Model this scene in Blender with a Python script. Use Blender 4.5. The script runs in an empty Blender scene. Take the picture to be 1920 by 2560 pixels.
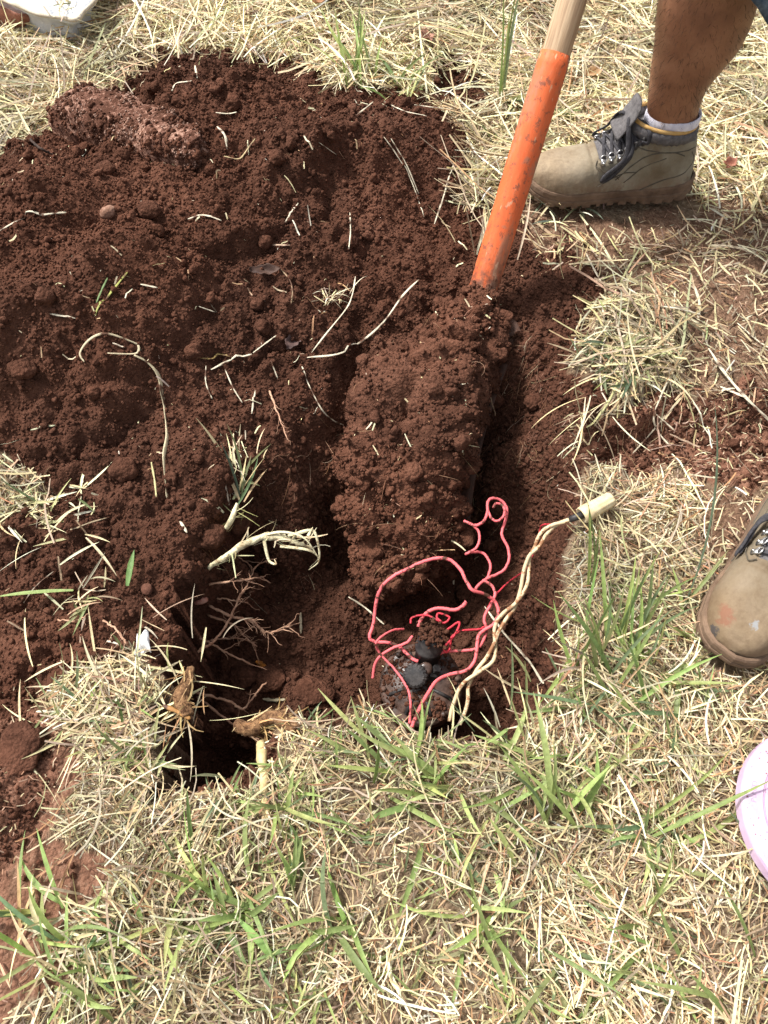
import bpy, bmesh, math, random
import numpy as np
from mathutils import Vector, Matrix, Quaternion

random.seed(7)
RNG = np.random.default_rng(11)
scene = bpy.context.scene
COL = scene.collection
R = math.radians

# ------------------------------------------------------------------ camera
CAM_H, PITCH, FPX = 0.95, 60.0, 1923.0          # height, degrees below the horizon, focal length in photo pixels
cam_d = bpy.data.cameras.new('camera')
cam = bpy.data.objects.new('camera', cam_d)
COL.objects.link(cam)
cam.location = (0, 0, CAM_H)
cam.rotation_euler = (R(90 - PITCH), 0, 0)
cam_d.sensor_fit = 'VERTICAL'
cam_d.sensor_height = 36.0
cam_d.lens = 36.0 * FPX / 2560.0
cam_d.clip_start = 0.01
cam_d.clip_end = 500
scene.camera = cam

# ------------------------------------------------------------------ world, sun, exposure
SUN_EL, SUN_AZ = 57.0, -62.0                     # azimuth clockwise from +Y
world = bpy.data.worlds.new('World')
scene.world = world
world.use_nodes = True
nt = world.node_tree
nt.nodes.clear()
sky = nt.nodes.new('ShaderNodeTexSky')
sky.sky_type = 'NISHITA'
sky.sun_disc = False
sky.sun_elevation = R(SUN_EL)
sky.sun_rotation = R(SUN_AZ)
sky.dust_density = 4.0
hs = nt.nodes.new('ShaderNodeHueSaturation')
hs.inputs['Saturation'].default_value = 0.30
bg = nt.nodes.new('ShaderNodeBackground')
bg.inputs['Strength'].default_value = 0.15
wo = nt.nodes.new('ShaderNodeOutputWorld')
nt.links.new(sky.outputs[0], hs.inputs['Color'])
nt.links.new(hs.outputs[0], bg.inputs['Color'])
nt.links.new(bg.outputs[0], wo.inputs['Surface'])

sun_d = bpy.data.lights.new('sun', 'SUN')
sun_d.energy = 3.7
sun_d.angle = R(6.0)
sun_d.color = (1.0, 0.965, 0.915)
sun = bpy.data.objects.new('sun', sun_d)
COL.objects.link(sun)
sdir = Vector((math.sin(R(SUN_AZ)) * math.cos(R(SUN_EL)), math.cos(R(SUN_AZ)) * math.cos(R(SUN_EL)), math.sin(R(SUN_EL))))
sun.rotation_euler = (-sdir).to_track_quat('-Z', 'Y').to_euler()
sun.location = sdir * 6

scene.view_settings.view_transform = 'Standard'
scene.view_settings.look = 'None'
scene.view_settings.gamma = 1.0
scene.view_settings.exposure = 0.62
scene.cycles.max_bounces = 6

# ------------------------------------------------------------------ pixel <-> place
SP, CP = math.sin(R(PITCH)), math.cos(R(PITCH))


def ray(px, py):
    u = 1280.0 - py
    return np.array([px - 960.0, FPX * CP + SP * u, -FPX * SP + CP * u])


def at(px, py, z=0.0):
    r = ray(px, py)
    t = (CAM_H - z) / -r[2]
    return np.array([r[0] * t, r[1] * t, z])


def poly(pts, z=0.0):
    return np.array([at(x, y, z)[:2] for x, y in pts])


# ------------------------------------------------------------------ numeric helpers
def _hash(i, j, s):
    n = (i * 374761393 + j * 668265263 + s * 974634777) & 0xffffffff
    n = ((n ^ (n >> 13)) * 1274126177) & 0xffffffff
    n = (n ^ (n >> 16)) & 0xffffffff
    return (n & 0xffffff) / float(0xffffff)


def vnoise(x, y, s=0):
    xi = np.floor(x).astype(np.int64); yi = np.floor(y).astype(np.int64)
    fx = x - xi; fy = y - yi
    fx = fx * fx * fx * (fx * (fx * 6 - 15) + 10); fy = fy * fy * fy * (fy * (fy * 6 - 15) + 10)
    a = _hash(xi, yi, s); b = _hash(xi + 1, yi, s); c = _hash(xi, yi + 1, s); d = _hash(xi + 1, yi + 1, s)
    return (a + (b - a) * fx) * (1 - fy) + (c + (d - c) * fx) * fy - 0.5


def fbm(x, y, size, octs=4, s=0, gain=0.5):
    v = np.zeros_like(x); a = 1.0; f = 1.0 / size
    for k in range(octs):
        c, sn = math.cos(k * 1.3), math.sin(k * 1.3)
        v += a * vnoise((x * c - y * sn) * f + 17.3 * k, (x * sn + y * c) * f - 9.1 * k, s + k)
        a *= gain; f *= 2.03
    return v


def grains(x, y, size, s=0, fill=1.0):
    """bumps like a layer of round crumbs of one size"""
    gx = x / size; gy = y / size
    xi = np.floor(gx).astype(np.int64); yi = np.floor(gy).astype(np.int64)
    out = np.zeros_like(x)
    for dx in (-1, 0, 1):
        for dy in (-1, 0, 1):
            i = xi + dx; j = yi + dy
            cx = i + _hash(i, j, s); cy = j + _hash(i, j, s + 1)
            r = 0.35 + 0.5 * _hash(i, j, s + 2)
            ok = _hash(i, j, s + 3) < fill
            q = r * r - (gx - cx) ** 2 - (gy - cy) ** 2
            out = np.maximum(out, np.where(ok & (q > 0), np.sqrt(np.maximum(q, 0)), 0))
    return out * size


def vnoise3(p, s=0):
    q = p[:, 0], p[:, 1], p[:, 2]
    z = np.floor(q[2]); fz = q[2] - z; fz = fz * fz * (3 - 2 * fz)
    zi = z.astype(np.int64)
    o = np.zeros(len(p))
    for k, w in ((0, 1 - fz), (1, fz)):
        zz = zi + k
        o += w * vnoise(q[0] + zz * 31.7, q[1] + zz * 17.9, s)
    return o


def fbm3(p, size, octs=3, s=0):
    v = np.zeros(len(p)); a = 1.0; f = 1.0 / size
    for k in range(octs):
        v += a * vnoise3(p * f + 5.1 * k, s + k); a *= .5; f *= 2.03
    return v


def sstep(t):
    t = np.clip(t, 0, 1)
    return t * t * (3 - 2 * t)


def sdf(P, x, y):
    """distance to polygon, positive inside"""
    d2 = np.full(x.shape, 1e9); ins = np.zeros(x.shape, bool)
    n = len(P)
    for k in range(n):
        ax, ay = P[k]; bx, by = P[(k + 1) % n]
        ex, ey = bx - ax, by - ay
        t = np.clip(((x - ax) * ex + (y - ay) * ey) / (ex * ex + ey * ey + 1e-12), 0, 1)
        d2 = np.minimum(d2, (x - ax - t * ex) ** 2 + (y - ay - t * ey) ** 2)
        c = (ay > y) != (by > y)
        ins ^= c & (x < (bx - ax) * (y - ay) / ((by - ay) if by != ay else 1e-12) + ax)
    d = np.sqrt(d2)
    return np.where(ins, d, -d)


def line_d(P, x, y):
    d2 = np.full(x.shape, 1e9)
    for k in range(len(P) - 1):
        ax, ay = P[k]; bx, by = P[k + 1]
        ex, ey = bx - ax, by - ay
        t = np.clip(((x - ax) * ex + (y - ay) * ey) / (ex * ex + ey * ey + 1e-12), 0, 1)
        d2 = np.minimum(d2, (x - ax - t * ex) ** 2 + (y - ay - t * ey) ** 2)
    return np.sqrt(d2)


# ------------------------------------------------------------------ mesh helpers
def mesh_np(name, V, F, cols=None, smooth=True, mats=(), midx=None):
    """V: (n,3); F: list of (m,k) index arrays (k = 3 or 4)"""
    me = bpy.data.meshes.new(name)
    V = np.asarray(V, np.float32)
    if not isinstance(F, list):
        F = [F]
    F = [np.asarray(f, np.int32) for f in F if len(f)]
    me.vertices.add(len(V)); me.vertices.foreach_set('co', V.ravel())
    tot = sum(f.size for f in F); npol = sum(len(f) for f in F)
    me.loops.add(tot); me.polygons.add(npol)
    me.loops.foreach_set('vertex_index', np.concatenate([f.ravel() for f in F]))
    sizes = np.concatenate([np.full(len(f), f.shape[1], np.int32) for f in F])
    starts = np.concatenate([[0], np.cumsum(sizes)[:-1]]).astype(np.int32)
    me.polygons.foreach_set('loop_start', starts)
    me.polygons.foreach_set('use_smooth', np.full(npol, smooth, bool))
    for m in mats:
        me.materials.append(m)
    if midx is not None:
        me.polygons.foreach_set('material_index', np.asarray(midx, np.int32))
    me.update(calc_edges=True)
    if cols is not None:
        a = me.color_attributes.new('Col', 'FLOAT_COLOR', 'POINT')
        c = np.ones((len(V), 4), np.float32); c[:, :3] = cols
        a.data.foreach_set('color', c.ravel())
    return me


def link(name, me, parent=None):
    o = bpy.data.objects.new(name, me)
    COL.objects.link(o)
    if parent is not None:
        o.parent = parent
    return o


def empty(name, loc=(0, 0, 0)):
    o = bpy.data.objects.new(name, None)
    COL.objects.link(o); o.location = loc
    o.empty_display_size = 0.05
    return o


def tag(o, label=None, cat=None, group=None, kind=None):
    if label: o['label'] = label
    if cat: o['category'] = cat
    if group: o['group'] = group
    if kind: o['kind'] = kind
    return o


def join(parts):
    """[(V, [F...], col or None)] -> V, F, cols"""
    Vs, Fs, Cs, n = [], [], [], 0
    for p in parts:
        V, F = p[0], p[1]
        F = F if isinstance(F, list) else [F]
        Vs.append(V); Fs += [np.asarray(f) + n for f in F]
        if len(p) > 2 and p[2] is not None:
            c = np.asarray(p[2], float)
            Cs.append(np.tile(c, (len(V), 1)) if c.ndim == 1 else c)
        n += len(V)
    q = [f for f in Fs if f.shape[1] == 4]; t = [f for f in Fs if f.shape[1] == 3]
    F = []
    if q: F.append(np.concatenate(q))
    if t: F.append(np.concatenate(t))
    return np.concatenate(Vs), F, (np.concatenate(Cs) if Cs else None)


def catmull(P, n=8):
    P = np.asarray(P, float)
    if len(P) < 3:
        t = np.linspace(0, 1, n + 1)[:, None]
        return P[0] * (1 - t) + P[-1] * t
    Q = np.vstack([2 * P[0] - P[1], P, 2 * P[-1] - P[-2]])
    out = []
    for k in range(1, len(Q) - 2):
        p0, p1, p2, p3 = Q[k - 1], Q[k], Q[k + 1], Q[k + 2]
        for t in np.linspace(0, 1, n, endpoint=False):
            out.append(.5 * ((2 * p1) + (-p0 + p2) * t + (2 * p0 - 5 * p1 + 4 * p2 - p3) * t * t + (-p0 + 3 * p1 - 3 * p2 + p3) * t ** 3))
    out.append(P[-1])
    return np.array(out)


def tube(P, rad, seg=8, flat=1.0, cap=True):
    """tube along points; rad scalar or per point; flat squashes it along the frame's normal"""
    P = np.asarray(P, float); n = len(P)
    rad = np.broadcast_to(np.asarray(rad, float), (n,)) if np.ndim(rad) <= 1 else rad
    T = np.gradient(P, axis=0); T /= np.linalg.norm(T, axis=1)[:, None] + 1e-12
    up = np.array([0, 0, 1.0])
    if abs(T[0] @ up) > .95: up = np.array([0, 1.0, 0])
    N = up - T[0] * (T[0] @ up); N /= np.linalg.norm(N)
    V = []
    a = np.linspace(0, 2 * np.pi, seg, endpoint=False)
    for k in range(n):
        N = N - T[k] * (T[k] @ N); N /= np.linalg.norm(N) + 1e-12
        B = np.cross(T[k], N)
        V.append(P[k] + rad[k] * (np.cos(a)[:, None] * B + flat * np.sin(a)[:, None] * N))
    V = np.concatenate(V)
    i = np.arange(n - 1)[:, None] * seg; j = np.arange(seg)[None, :]; j2 = (j + 1) % seg
    F = np.stack([i + j, i + j2, i + seg + j2, i + seg + j], -1).reshape(-1, 4)
    Fs = [F]
    if cap:
        V = np.vstack([V, P[0], P[-1]])
        c0, c1 = n * seg, n * seg + 1
        jj = np.arange(seg); jn = (jj + 1) % seg
        Fs.append(np.concatenate([np.stack([np.full(seg, c0), jn, jj], -1),
                                  np.stack([np.full(seg, c1), (n - 1) * seg + jj, (n - 1) * seg + jn], -1)]))
    return V, Fs


def lathe(prof, seg=32, axis=(0, 0, 1), org=(0, 0, 0), ripple=0, rip_n=0):
    """prof: [(r, h)]"""
    prof = np.asarray(prof, float); n = len(prof)
    a = np.linspace(0, 2 * np.pi, seg, endpoint=False)
    rr = prof[:, 0][:, None] * (1 + ripple * np.sign(np.cos(a * rip_n))[None, :])
    V = np.stack([rr * np.cos(a), rr * np.sin(a), np.repeat(prof[:, 1][:, None], seg, 1)], -1).reshape(-1, 3)
    q = Vector((0, 0, 1)).rotation_difference(Vector(axis).normalized()).to_matrix()
    V = V @ np.array(q).T + np.asarray(org)
    i = np.arange(n - 1)[:, None] * seg; j = np.arange(seg)[None, :]; j2 = (j + 1) % seg
    return V, [np.stack([i + j, i + j2, i + seg + j2, i + seg + j], -1).reshape(-1, 4)]


def ico(sub):
    bm = bmesh.new(); bmesh.ops.create_icosphere(bm, subdivisions=sub, radius=1)
    bm.verts.ensure_lookup_table()
    V = np.array([v.co[:] for v in bm.verts]); F = np.array([[v.index for v in f.verts] for f in bm.faces])
    bm.free()
    return V, F


def rand_rot(n):
    q = RNG.normal(size=(n, 4)); q /= np.linalg.norm(q, axis=1)[:, None]
    w, x, y, z = q.T
    return np.stack([np.stack([1 - 2 * (y * y + z * z), 2 * (x * y - w * z), 2 * (x * z + w * y)], -1),
                     np.stack([2 * (x * y + w * z), 1 - 2 * (x * x + z * z), 2 * (y * z - w * x)], -1),
                     np.stack([2 * (x * z - w * y), 2 * (y * z + w * x), 1 - 2 * (x * x + y * y)], -1)], 1)


def crumbs(P, size, sub=1, cols=None, lump=.35):
    """many lumpy little clods as one vertex / face set"""
    n = len(P); out = []
    variants = []
    V0, F0 = ico(sub)
    for k in range(10):
        d = 1 + lump * (fbm3(V0 * 1.0 + 13.7 * k, .9, 3, 40 + k)) * 1.6
        variants.append(V0 * d[:, None] * np.array([1, RNG.uniform(.7, 1), RNG.uniform(.6, .9)]))
    pick = RNG.integers(0, 10, n)
    base = np.array(variants)[pick]
    M = rand_rot(n)
    V = np.einsum('nij,nvj->nvi', M, base) * np.asarray(size)[:, None, None] + np.asarray(P)[:, None, :]
    F = (F0[None] + (np.arange(n) * len(V0))[:, None, None]).reshape(-1, 3)
    c = None if cols is None else np.repeat(np.asarray(cols), len(V0), axis=0)
    return V.reshape(-1, 3), [F], c


def ribbons(P, az, L, W, pitch, droop, roll, cols, nseg=3, tip=.5, bend=0., fold=0., hfun=None, base=.8, kink=None):
    """N flat strips. returns V, F, cols"""
    N = len(P)
    f = lambda v: np.broadcast_to(np.asarray(v, float), (N,))
    az, L, W, pitch, droop, roll, bend = map(f, (az, L, W, pitch, droop, roll, bend))
    s = np.linspace(0, 1, nseg + 1)
    A = az[:, None] + bend[:, None] * s
    Pt = pitch[:, None] - droop[:, None] * s
    T = np.stack([np.cos(Pt) * np.cos(A), np.cos(Pt) * np.sin(A), np.sin(Pt)], -1)
    step = (T[:, :-1] + T[:, 1:]) * .5 * (L / nseg)[:, None, None]
    C = np.concatenate([np.zeros((N, 1, 3)), np.cumsum(step, 1)], 1) + np.asarray(P)[:, None, :]
    side = np.stack([-np.sin(A), np.cos(A), np.zeros_like(A)], -1)
    nrm = np.cross(T, side)
    cr, sr = np.cos(roll)[:, None, None], np.sin(roll)[:, None, None]
    sd = cr * side + sr * nrm
    nn = cr * nrm - sr * side
    if callable(tip):
        w = tip(s)
    else:
        w = np.where(s < .5, base + (1 - base) * s * 2, 1 - (1 - tip) * (s - .5) * 2)
    w = w[None, :, None] * W[:, None, None] * .5
    if hfun is not None:
        z0 = np.asarray(P)[:, 2]
        C[:, :, 2] += hfun(C[:, :, 0], C[:, :, 1]) 
    if fold:
        V = np.stack([C + sd * w + nn * w * fold, C - nn * w * fold * .3, C - sd * w + nn * w * fold], 2)
        k = 3
    else:
        V = np.stack([C + sd * w, C - sd * w], 2)
        k = 2
    m = (nseg + 1) * k
    tmpl = []
    for i in range(nseg):
        for j in range(k - 1):
            tmpl.append([i * k + j, i * k + j + 1, (i + 1) * k + j + 1, (i + 1) * k + j])
    F = (np.array(tmpl)[None] + (np.arange(N) * m)[:, None, None]).reshape(-1, 4)
    cols = np.asarray(cols)
    if cols.ndim == 1: cols = np.tile(cols, (N, 1))
    c = np.repeat(cols, m, axis=0)
    return V.reshape(-1, 3), [F], c


def pick_cols(pal, n, w=None, var=.18):
    pal = np.asarray(pal, float)
    w = None if w is None else np.asarray(w, float) / np.sum(w)
    c = pal[RNG.choice(len(pal), n, p=w)]
    return np.clip(c * (1 + var * RNG.normal(size=(n, 1))) * (1 + .05 * RNG.normal(size=(n, 3))), .005, .85)


# ------------------------------------------------------------------ materials
def nodes_mat(name):
    m = bpy.data.materials.new(name); m.use_nodes = True
    t = m.node_tree; b = t.nodes['Principled BSDF']
    return m, t, b


def tex_noise(t, scale, detail=6, rough=.6, coord=None):
    n = t.nodes.new('ShaderNodeTexNoise')
    n.inputs['Scale'].default_value = scale; n.inputs['Detail'].default_value = detail; n.inputs['Roughness'].default_value = rough
    if coord is not None: t.links.new(coord, n.inputs['Vector'])
    return n


def ramp(t, fac, stops):
    r = t.nodes.new('ShaderNodeValToRGB')
    e = r.color_ramp.elements
    while len(e) < len(stops): e.new(.5)
    for k, (p, c) in enumerate(stops):
        e[k].position = p; e[k].color = (*c, 1) if len(c) == 3 else c
    t.links.new(fac, r.inputs[0])
    return r


def mixc(t, fac, a, b):
    m = t.nodes.new('ShaderNodeMix'); m.data_type = 'RGBA'
    for s, v in ((0, fac), (6, a), (7, b)):
        if isinstance(v, (int, float)): m.inputs[s].default_value = v
        elif isinstance(v, tuple): m.inputs[s].default_value = (*v, 1)
        else: t.links.new(v, m.inputs[s])
    return m.outputs[2]


def bump(t, b, h, dist=.002, strength=1.0, prev=None):
    n = t.nodes.new('ShaderNodeBump')
    n.inputs['Distance'].default_value = dist; n.inputs['Strength'].default_value = strength
    t.links.new(h, n.inputs['Height'])
    if prev is not None: t.links.new(prev, n.inputs['Normal'])
    t.links.new(n.outputs[0], b.inputs['Normal'])
    return n.outputs[0]


def two_tone(name, c1, c2, scale, rough=.7, bscale=None, bdist=.001, lo=.35, hi=.65, spec=.3, metal=0):
    m, t, b = nodes_mat(name)
    co = t.nodes.new('ShaderNodeTexCoord').outputs['Object']
    n = tex_noise(t, scale, 6, .6, co)
    r = ramp(t, n.outputs[0], [(lo, c1), (hi, c2)])
    t.links.new(r.outputs[0], b.inputs['Base Color'])
    b.inputs['Roughness'].default_value = rough; b.inputs['Specular IOR Level'].default_value = spec
    b.inputs['Metallic'].default_value = metal
    if bscale:
        bump(t, b, tex_noise(t, bscale, 6, .65, co).outputs[0], bdist)
    return m


def leafy(name, rough=.55, transl=.25, spec=.3):
    """colour from the blades' own colour attribute, a little light through them"""
    m, t, b = nodes_mat(name)
    a = t.nodes.new('ShaderNodeAttribute'); a.attribute_name = 'Col'
    co = t.nodes.new('ShaderNodeTexCoord').outputs['Object']
    n = tex_noise(t, 160, 3, .6, co)
    mul = t.nodes.new('ShaderNodeMix'); mul.data_type = 'RGBA'; mul.blend_type = 'MULTIPLY'; mul.inputs[0].default_value = 1
    r = ramp(t, n.outputs[0], [(.3, (.72, .70, .66)), (.7, (1.12, 1.1, 1.06))])
    t.links.new(a.outputs['Color'], mul.inputs[6]); t.links.new(r.outputs[0], mul.inputs[7])
    t.links.new(mul.outputs[2], b.inputs['Base Color'])
    b.inputs['Roughness'].default_value = rough; b.inputs['Specular IOR Level'].default_value = spec
    tr = t.nodes.new('ShaderNodeBsdfTranslucent'); t.links.new(mul.outputs[2], tr.inputs['Color'])
    mx = t.nodes.new('ShaderNodeMixShader'); mx.inputs[0].default_value = transl
    t.links.new(b.outputs[0], mx.inputs[1]); t.links.new(tr.outputs[0], mx.inputs[2])
    t.links.new(mx.outputs[0], t.nodes['Material Output'].inputs['Surface'])
    return m


SOIL_A, SOIL_B, SOIL_C = (.037, .0160, .0100), (.081, .0358, .0225), (.142, .0675, .0440)


def soil_mat(name, attr=False, tint=1.0):
    m, t, b = nodes_mat(name)
    co = t.nodes.new('ShaderNodeTexCoord').outputs['Object']
    s = lambda c: tuple(v * tint for v in c)
    n1 = tex_noise(t, 9, 6, .62, co); n2 = tex_noise(t, 95, 5, .7, co)
    ad = t.nodes.new('ShaderNodeMath'); ad.operation = 'MULTIPLY_ADD'; ad.inputs[1].default_value = .55
    t.links.new(n2.outputs[0], ad.inputs[0])
    m2 = t.nodes.new('ShaderNodeMath'); m2.operation = 'MULTIPLY'; m2.inputs[1].default_value = .45
    t.links.new(n1.outputs[0], m2.inputs[0]); t.links.new(m2.outputs[0], ad.inputs[2])
    r = ramp(t, ad.outputs[0], [(.34, s(SOIL_A)), (.52, s(SOIL_B)), (.70, s(SOIL_C))])
    colr = r.outputs[0]
    big = ramp(t, tex_noise(t, 2.6, 4, .6, co).outputs[0], [(.42, (0, 0, 0)), (.62, (1, 1, 1))])
    warm = ramp(t, ad.outputs[0], [(.34, s((.043, .0182, .0108))), (.52, s((.101, .0430, .0262))), (.70, s((.166, .077, .0485)))])
    colr = mixc(t, big.outputs[0], colr, warm.outputs[0])
    if attr:   # r: thatch floor, g: pale trampled earth
        a = t.nodes.new('ShaderNodeAttribute'); a.attribute_name = 'Col'
        sp = t.nodes.new('ShaderNodeSeparateColor'); t.links.new(a.outputs['Color'], sp.inputs[0])
        th = ramp(t, n2.outputs[0], [(.3, (.11, .072, .046)), (.52, (.20, .142, .092)), (.75, (.38, .295, .20))])
        pe = ramp(t, n2.outputs[0], [(.3, (.11, .048, .03)), (.55, (.22, .108, .07)), (.75, (.33, .19, .13))])
        colr = mixc(t, sp.outputs[1], colr, pe.outputs[0])
        colr = mixc(t, sp.outputs[0], colr, th.outputs[0])
    t.links.new(colr, b.inputs['Base Color'])
    b.inputs['Roughness'].default_value = 1.0; b.inputs['Specular IOR Level'].default_value = .08
    v = t.nodes.new('ShaderNodeTexVoronoi'); v.inputs['Scale'].default_value = 210
    t.links.new(co, v.inputs['Vector'])
    p = bump(t, b, v.outputs['Distance'], -.0035, .8)
    bump(t, b, tex_noise(t, 420, 4, .7, co).outputs[0], .0018, .9, p)
    return m


M_GROUND = soil_mat('ground_earth', attr=True)
M_SOIL = soil_mat('dark_soil')
M_CRUMB = soil_mat('soil_crumb', tint=1.12)
M_STRAW = leafy('dry_straw', .6, .18)
M_GREEN = leafy('green_blade', .5, .45, .3)
M_ROOT = two_tone('root', (.30, .15, .09), (.52, .32, .21), 60, .8, 300, .0006)
M_ROOTP = two_tone('pale_root', (.16, .10, .06), (.38, .27, .17), 80, .8, 300, .0006)

STRAW = [(.77, .665, .41), (.71, .60, .36), (.83, .755, .54), (.57, .41, .245), (.33, .25, .175), (.49, .405, .295), (.44, .25, .14), (.48, .47, .25)]
W_TOP = [5, 4, 4, 1.6, 2.0, 1.6, .4, .6]
W_LOW = [3.6, 3.6, 4.0, 3.0, 1.8, 1.8, 1.3, .8]
GREEN = [(.25, .34, .125), (.35, .46, .165), (.45, .54, .21), (.50, .56, .25), (.20, .28, .15)]
DULL = [(.19, .25, .13), (.28, .33, .15), (.43, .43, .22), (.55, .51, .30), (.14, .19, .14)]

# ------------------------------------------------------------------ ground with the dug hole
SOILP = poly([(350, 150), (430, 150), (560, 142), (700, 150), (770, 180), (800, 215), (870, 240), (960, 250), (1050, 225), (1095, 160), (1190, 150),
              (1225, 200), (1190, 270), (1110, 310), (1165, 350), (1130, 410), (1205, 450), (1160, 510), (1235, 545), (1300, 570), (1400, 610), (1480, 700), (1450, 770), (1440, 860), (1465, 930), (1540, 1000),
              (1690, 975), (1760, 985), (1930, 985), (2150, 985), (2150, 1180), (1900, 1175), (1760, 1185), (1640, 1175), (1520, 1175), (1470, 1240), (1430, 1300), (1415, 1480), (1390, 1700), (1340, 1850), (1150, 1845),
              (1000, 1815), (850, 1780), (760, 1760), (690, 1840), (650, 1955), (520, 1970), (450, 1910), (430, 1800), (420, 1680), (380, 1610), (330, 1590), (230, 1640), (170, 1720), (130, 1800), (110, 1900), (90, 2050), (60, 2180),
              (0, 2260), (-300, 2300), (-700, 1900), (-700, 420), (-300, 400), (0, 395), (120, 410), (150, 330), (250, 300), (330, 265), (322, 195)])
TUFTL = poly([(-60, 1170), (50, 1150), (130, 1200), (190, 1250), (160, 1290), (80, 1290), (-60, 1330)])
MOUND = poly([(360, 195), (560, 180), (740, 205), (900, 275), (1100, 290), (1190, 330), (1190, 430), (1150, 560), (1020, 700), (860, 880), (720, 980),
              (570, 1140), (470, 1240), (300, 1330), (0, 1400), (-500, 1400), (-800, 800), (-300, 420), (0, 400), (150, 340), (320, 265)])
RIM = poly([(540, 1210), (505, 1290), (490, 1400), (478, 1560), (462, 1700), (450, 1830), (462, 1915), (530, 1962), (630, 1955), (672, 1860), (725, 1795), (850, 1795),
            (1000, 1835), (1150, 1862), (1300, 1862), (1370, 1760), (1400, 1600), (1425, 1400), (1475, 1250), (1512, 1160), (1500, 1060), (1465, 950), (1430, 820),
            (1370, 730), (1250, 690), (1100, 720), (1000, 770), (900, 840), (820, 930), (760, 1020), (680, 1090), (600, 1150)])
FLOOR_Z = -0.235
FLOOR = poly([(610, 1560), (560, 1640), (530, 1740), (480, 1960), (560, 2010), (640, 1990), (760, 1860), (900, 1860), (1150, 1930), (1280, 1930), (1330, 1750), (1320, 1560), (1290, 1450), (1180, 1380),
              (1000, 1420), (850, 1450), (720, 1480)], FLOOR_Z)
TRENCH = poly([(1490, 1010), (1600, 1040), (1760, 1010), (1930, 990), (2150, 990), (2150, 1170), (1900, 1160), (1640, 1180), (1500, 1190), (1440, 1100)])
SOD = poly([(1460, 790), (1600, 770), (1720, 800), (1740, 880), (1690, 950), (1580, 985), (1490, 960), (1445, 890)])
PALE = [(poly([(-200, 1760), (150, 1800), (240, 1960), (220, 2120), (150, 2320), (95, 2600), (-300, 2650)]), 1.0),
        (poly([(1740, 690), (1800, 640), (2100, 640), (2100, 1010), (1900, 1000), (1770, 980), (1760, 900)]), .6),
        (poly([(1500, 1020), (1590, 1040), (1720, 1000), (1920, 985), (2150, 980), (2150, 1190), (1900, 1185), (1640, 1180), (1500, 1180)]), .93),
        (poly([(1300, 545), (1430, 515), (1700, 500), (1920, 480), (2100, 500), (2100, 720), (1700, 760), (1500, 740), (1390, 640)]), .62),
        (poly([(1700, 1250), (1800, 1200), (1930, 1200), (1930, 1330), (1800, 1420)]), .6)]

fine_x = np.arange(-1.02, 1.06, .0032); fine_y = np.arange(-.16, 2.02, .0032)


def ext(a, n=26):
    g = .006 * 1.42 ** np.arange(n)
    lo = a[0] - np.cumsum(g)[::-1]; hi = a[-1] + np.cumsum(g)
    return np.concatenate([lo, a, hi])


GX, GY = ext(fine_x), ext(fine_y)
X, Y = np.meshgrid(GX, GY, indexing='ij')
inf = (X > -1.3) & (X < 1.3) & (Y > -.4) & (Y < 2.3)
xs, ys = X[inf], Y[inf]
jx = fbm(xs, ys, .07, 4, 3) * .075; jy = fbm(xs, ys, .07, 4, 8) * .075   # ragged edges
d_soil = sdf(SOILP, xs + jx, ys + jy)
d_soil = np.where(sdf(TUFTL, xs + jx, ys + jy) > 0, -sdf(TUFTL, xs + jx, ys + jy), d_soil)
d_mound = sdf(MOUND, xs + jx * .7, ys + jy * .7)
jr = fbm(xs, ys, .10, 4, 21) * .045
d_rim = sdf(RIM, xs + jr, ys + jr * .6); d_floor = sdf(FLOOR, xs + jx, ys + jy)
soil_m = sstep(d_soil / .012 + .5)
base = fbm(xs, ys, .45, 3, 30) * .022 + fbm(xs, ys, .08, 3, 33) * .006
m_up = sstep(d_mound / .34)
base += .138 * m_up * (1 + .5 * fbm(xs, ys, .3, 3, 50)) + .012 * sstep(d_mound / .03)
base += sstep(d_soil / .05) * (fbm(xs, ys, .13, 4, 60) * .030 + fbm(xs, ys, .04, 3, 63) * .012)
sod = sdf(SOD, xs + jx * .8, ys + jy * .8)
base += .022 * sstep(sod / .03 + .6)
d_tr = sdf(TRENCH, xs + jx * .5, ys + jy * .5)
base -= .035 * sstep(d_tr / .05)
for L in ([(-50, 1530), (60, 1480), (150, 1440), (260, 1400)], [(60, 1560), (90, 1640), (80, 1740)], [(560, 960), (700, 900), (820, 900)], [(150, 1180), (290, 1110), (420, 1060)],
          [(400, 700), (520, 740), (640, 720), (740, 690)], [(820, 480), (860, 560), (850, 660)]):
    base -= .016 * np.exp(-(line_d(poly(L), xs + jx * .6, ys + jy * .6) / .011) ** 2)
surf_h = base.copy()                                                    # the ground before digging, for straw that overhangs
t_ = np.clip(d_rim, 0, None) / (np.clip(d_rim, 0, None) + np.clip(-d_floor, 0, None) + 1e-6)
hole = np.where(d_floor > 0, 1.0, sstep(t_ * 1.02))
wall = hole * (1 - hole) * 4
base += hole * (FLOOR_Z) * (1 - .4 * m_up) + hole * fbm(xs, ys, .09, 4, 70) * .035 + wall * fbm(xs, ys, .05, 3, 75) * .03
for L, dp, wd in (([(1212, 980), (1208, 1100), (1203, 1300), (1190, 1420)], .030, .020), ([(900, 880), (820, 980), (800, 1080), (840, 1230)], .045, .035)):
    base -= dp * np.exp(-(line_d(poly(L), xs + jx * .5, ys + jy * .5) / wd) ** 2)
pit = sdf(poly([(470, 1830), (560, 1800), (650, 1830), (660, 1990), (540, 2030), (450, 1990)], -.2), xs, ys)
base -= .07 * sstep(pit / .05) * hole
gr = grains(xs, ys, .034, 101, .30) * .5 + grains(xs, ys, .016, 111, .7) * .6 + grains(xs, ys, .009, 121, .85) * .55
soil_m = np.maximum(soil_m, sstep(hole * 8))
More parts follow.
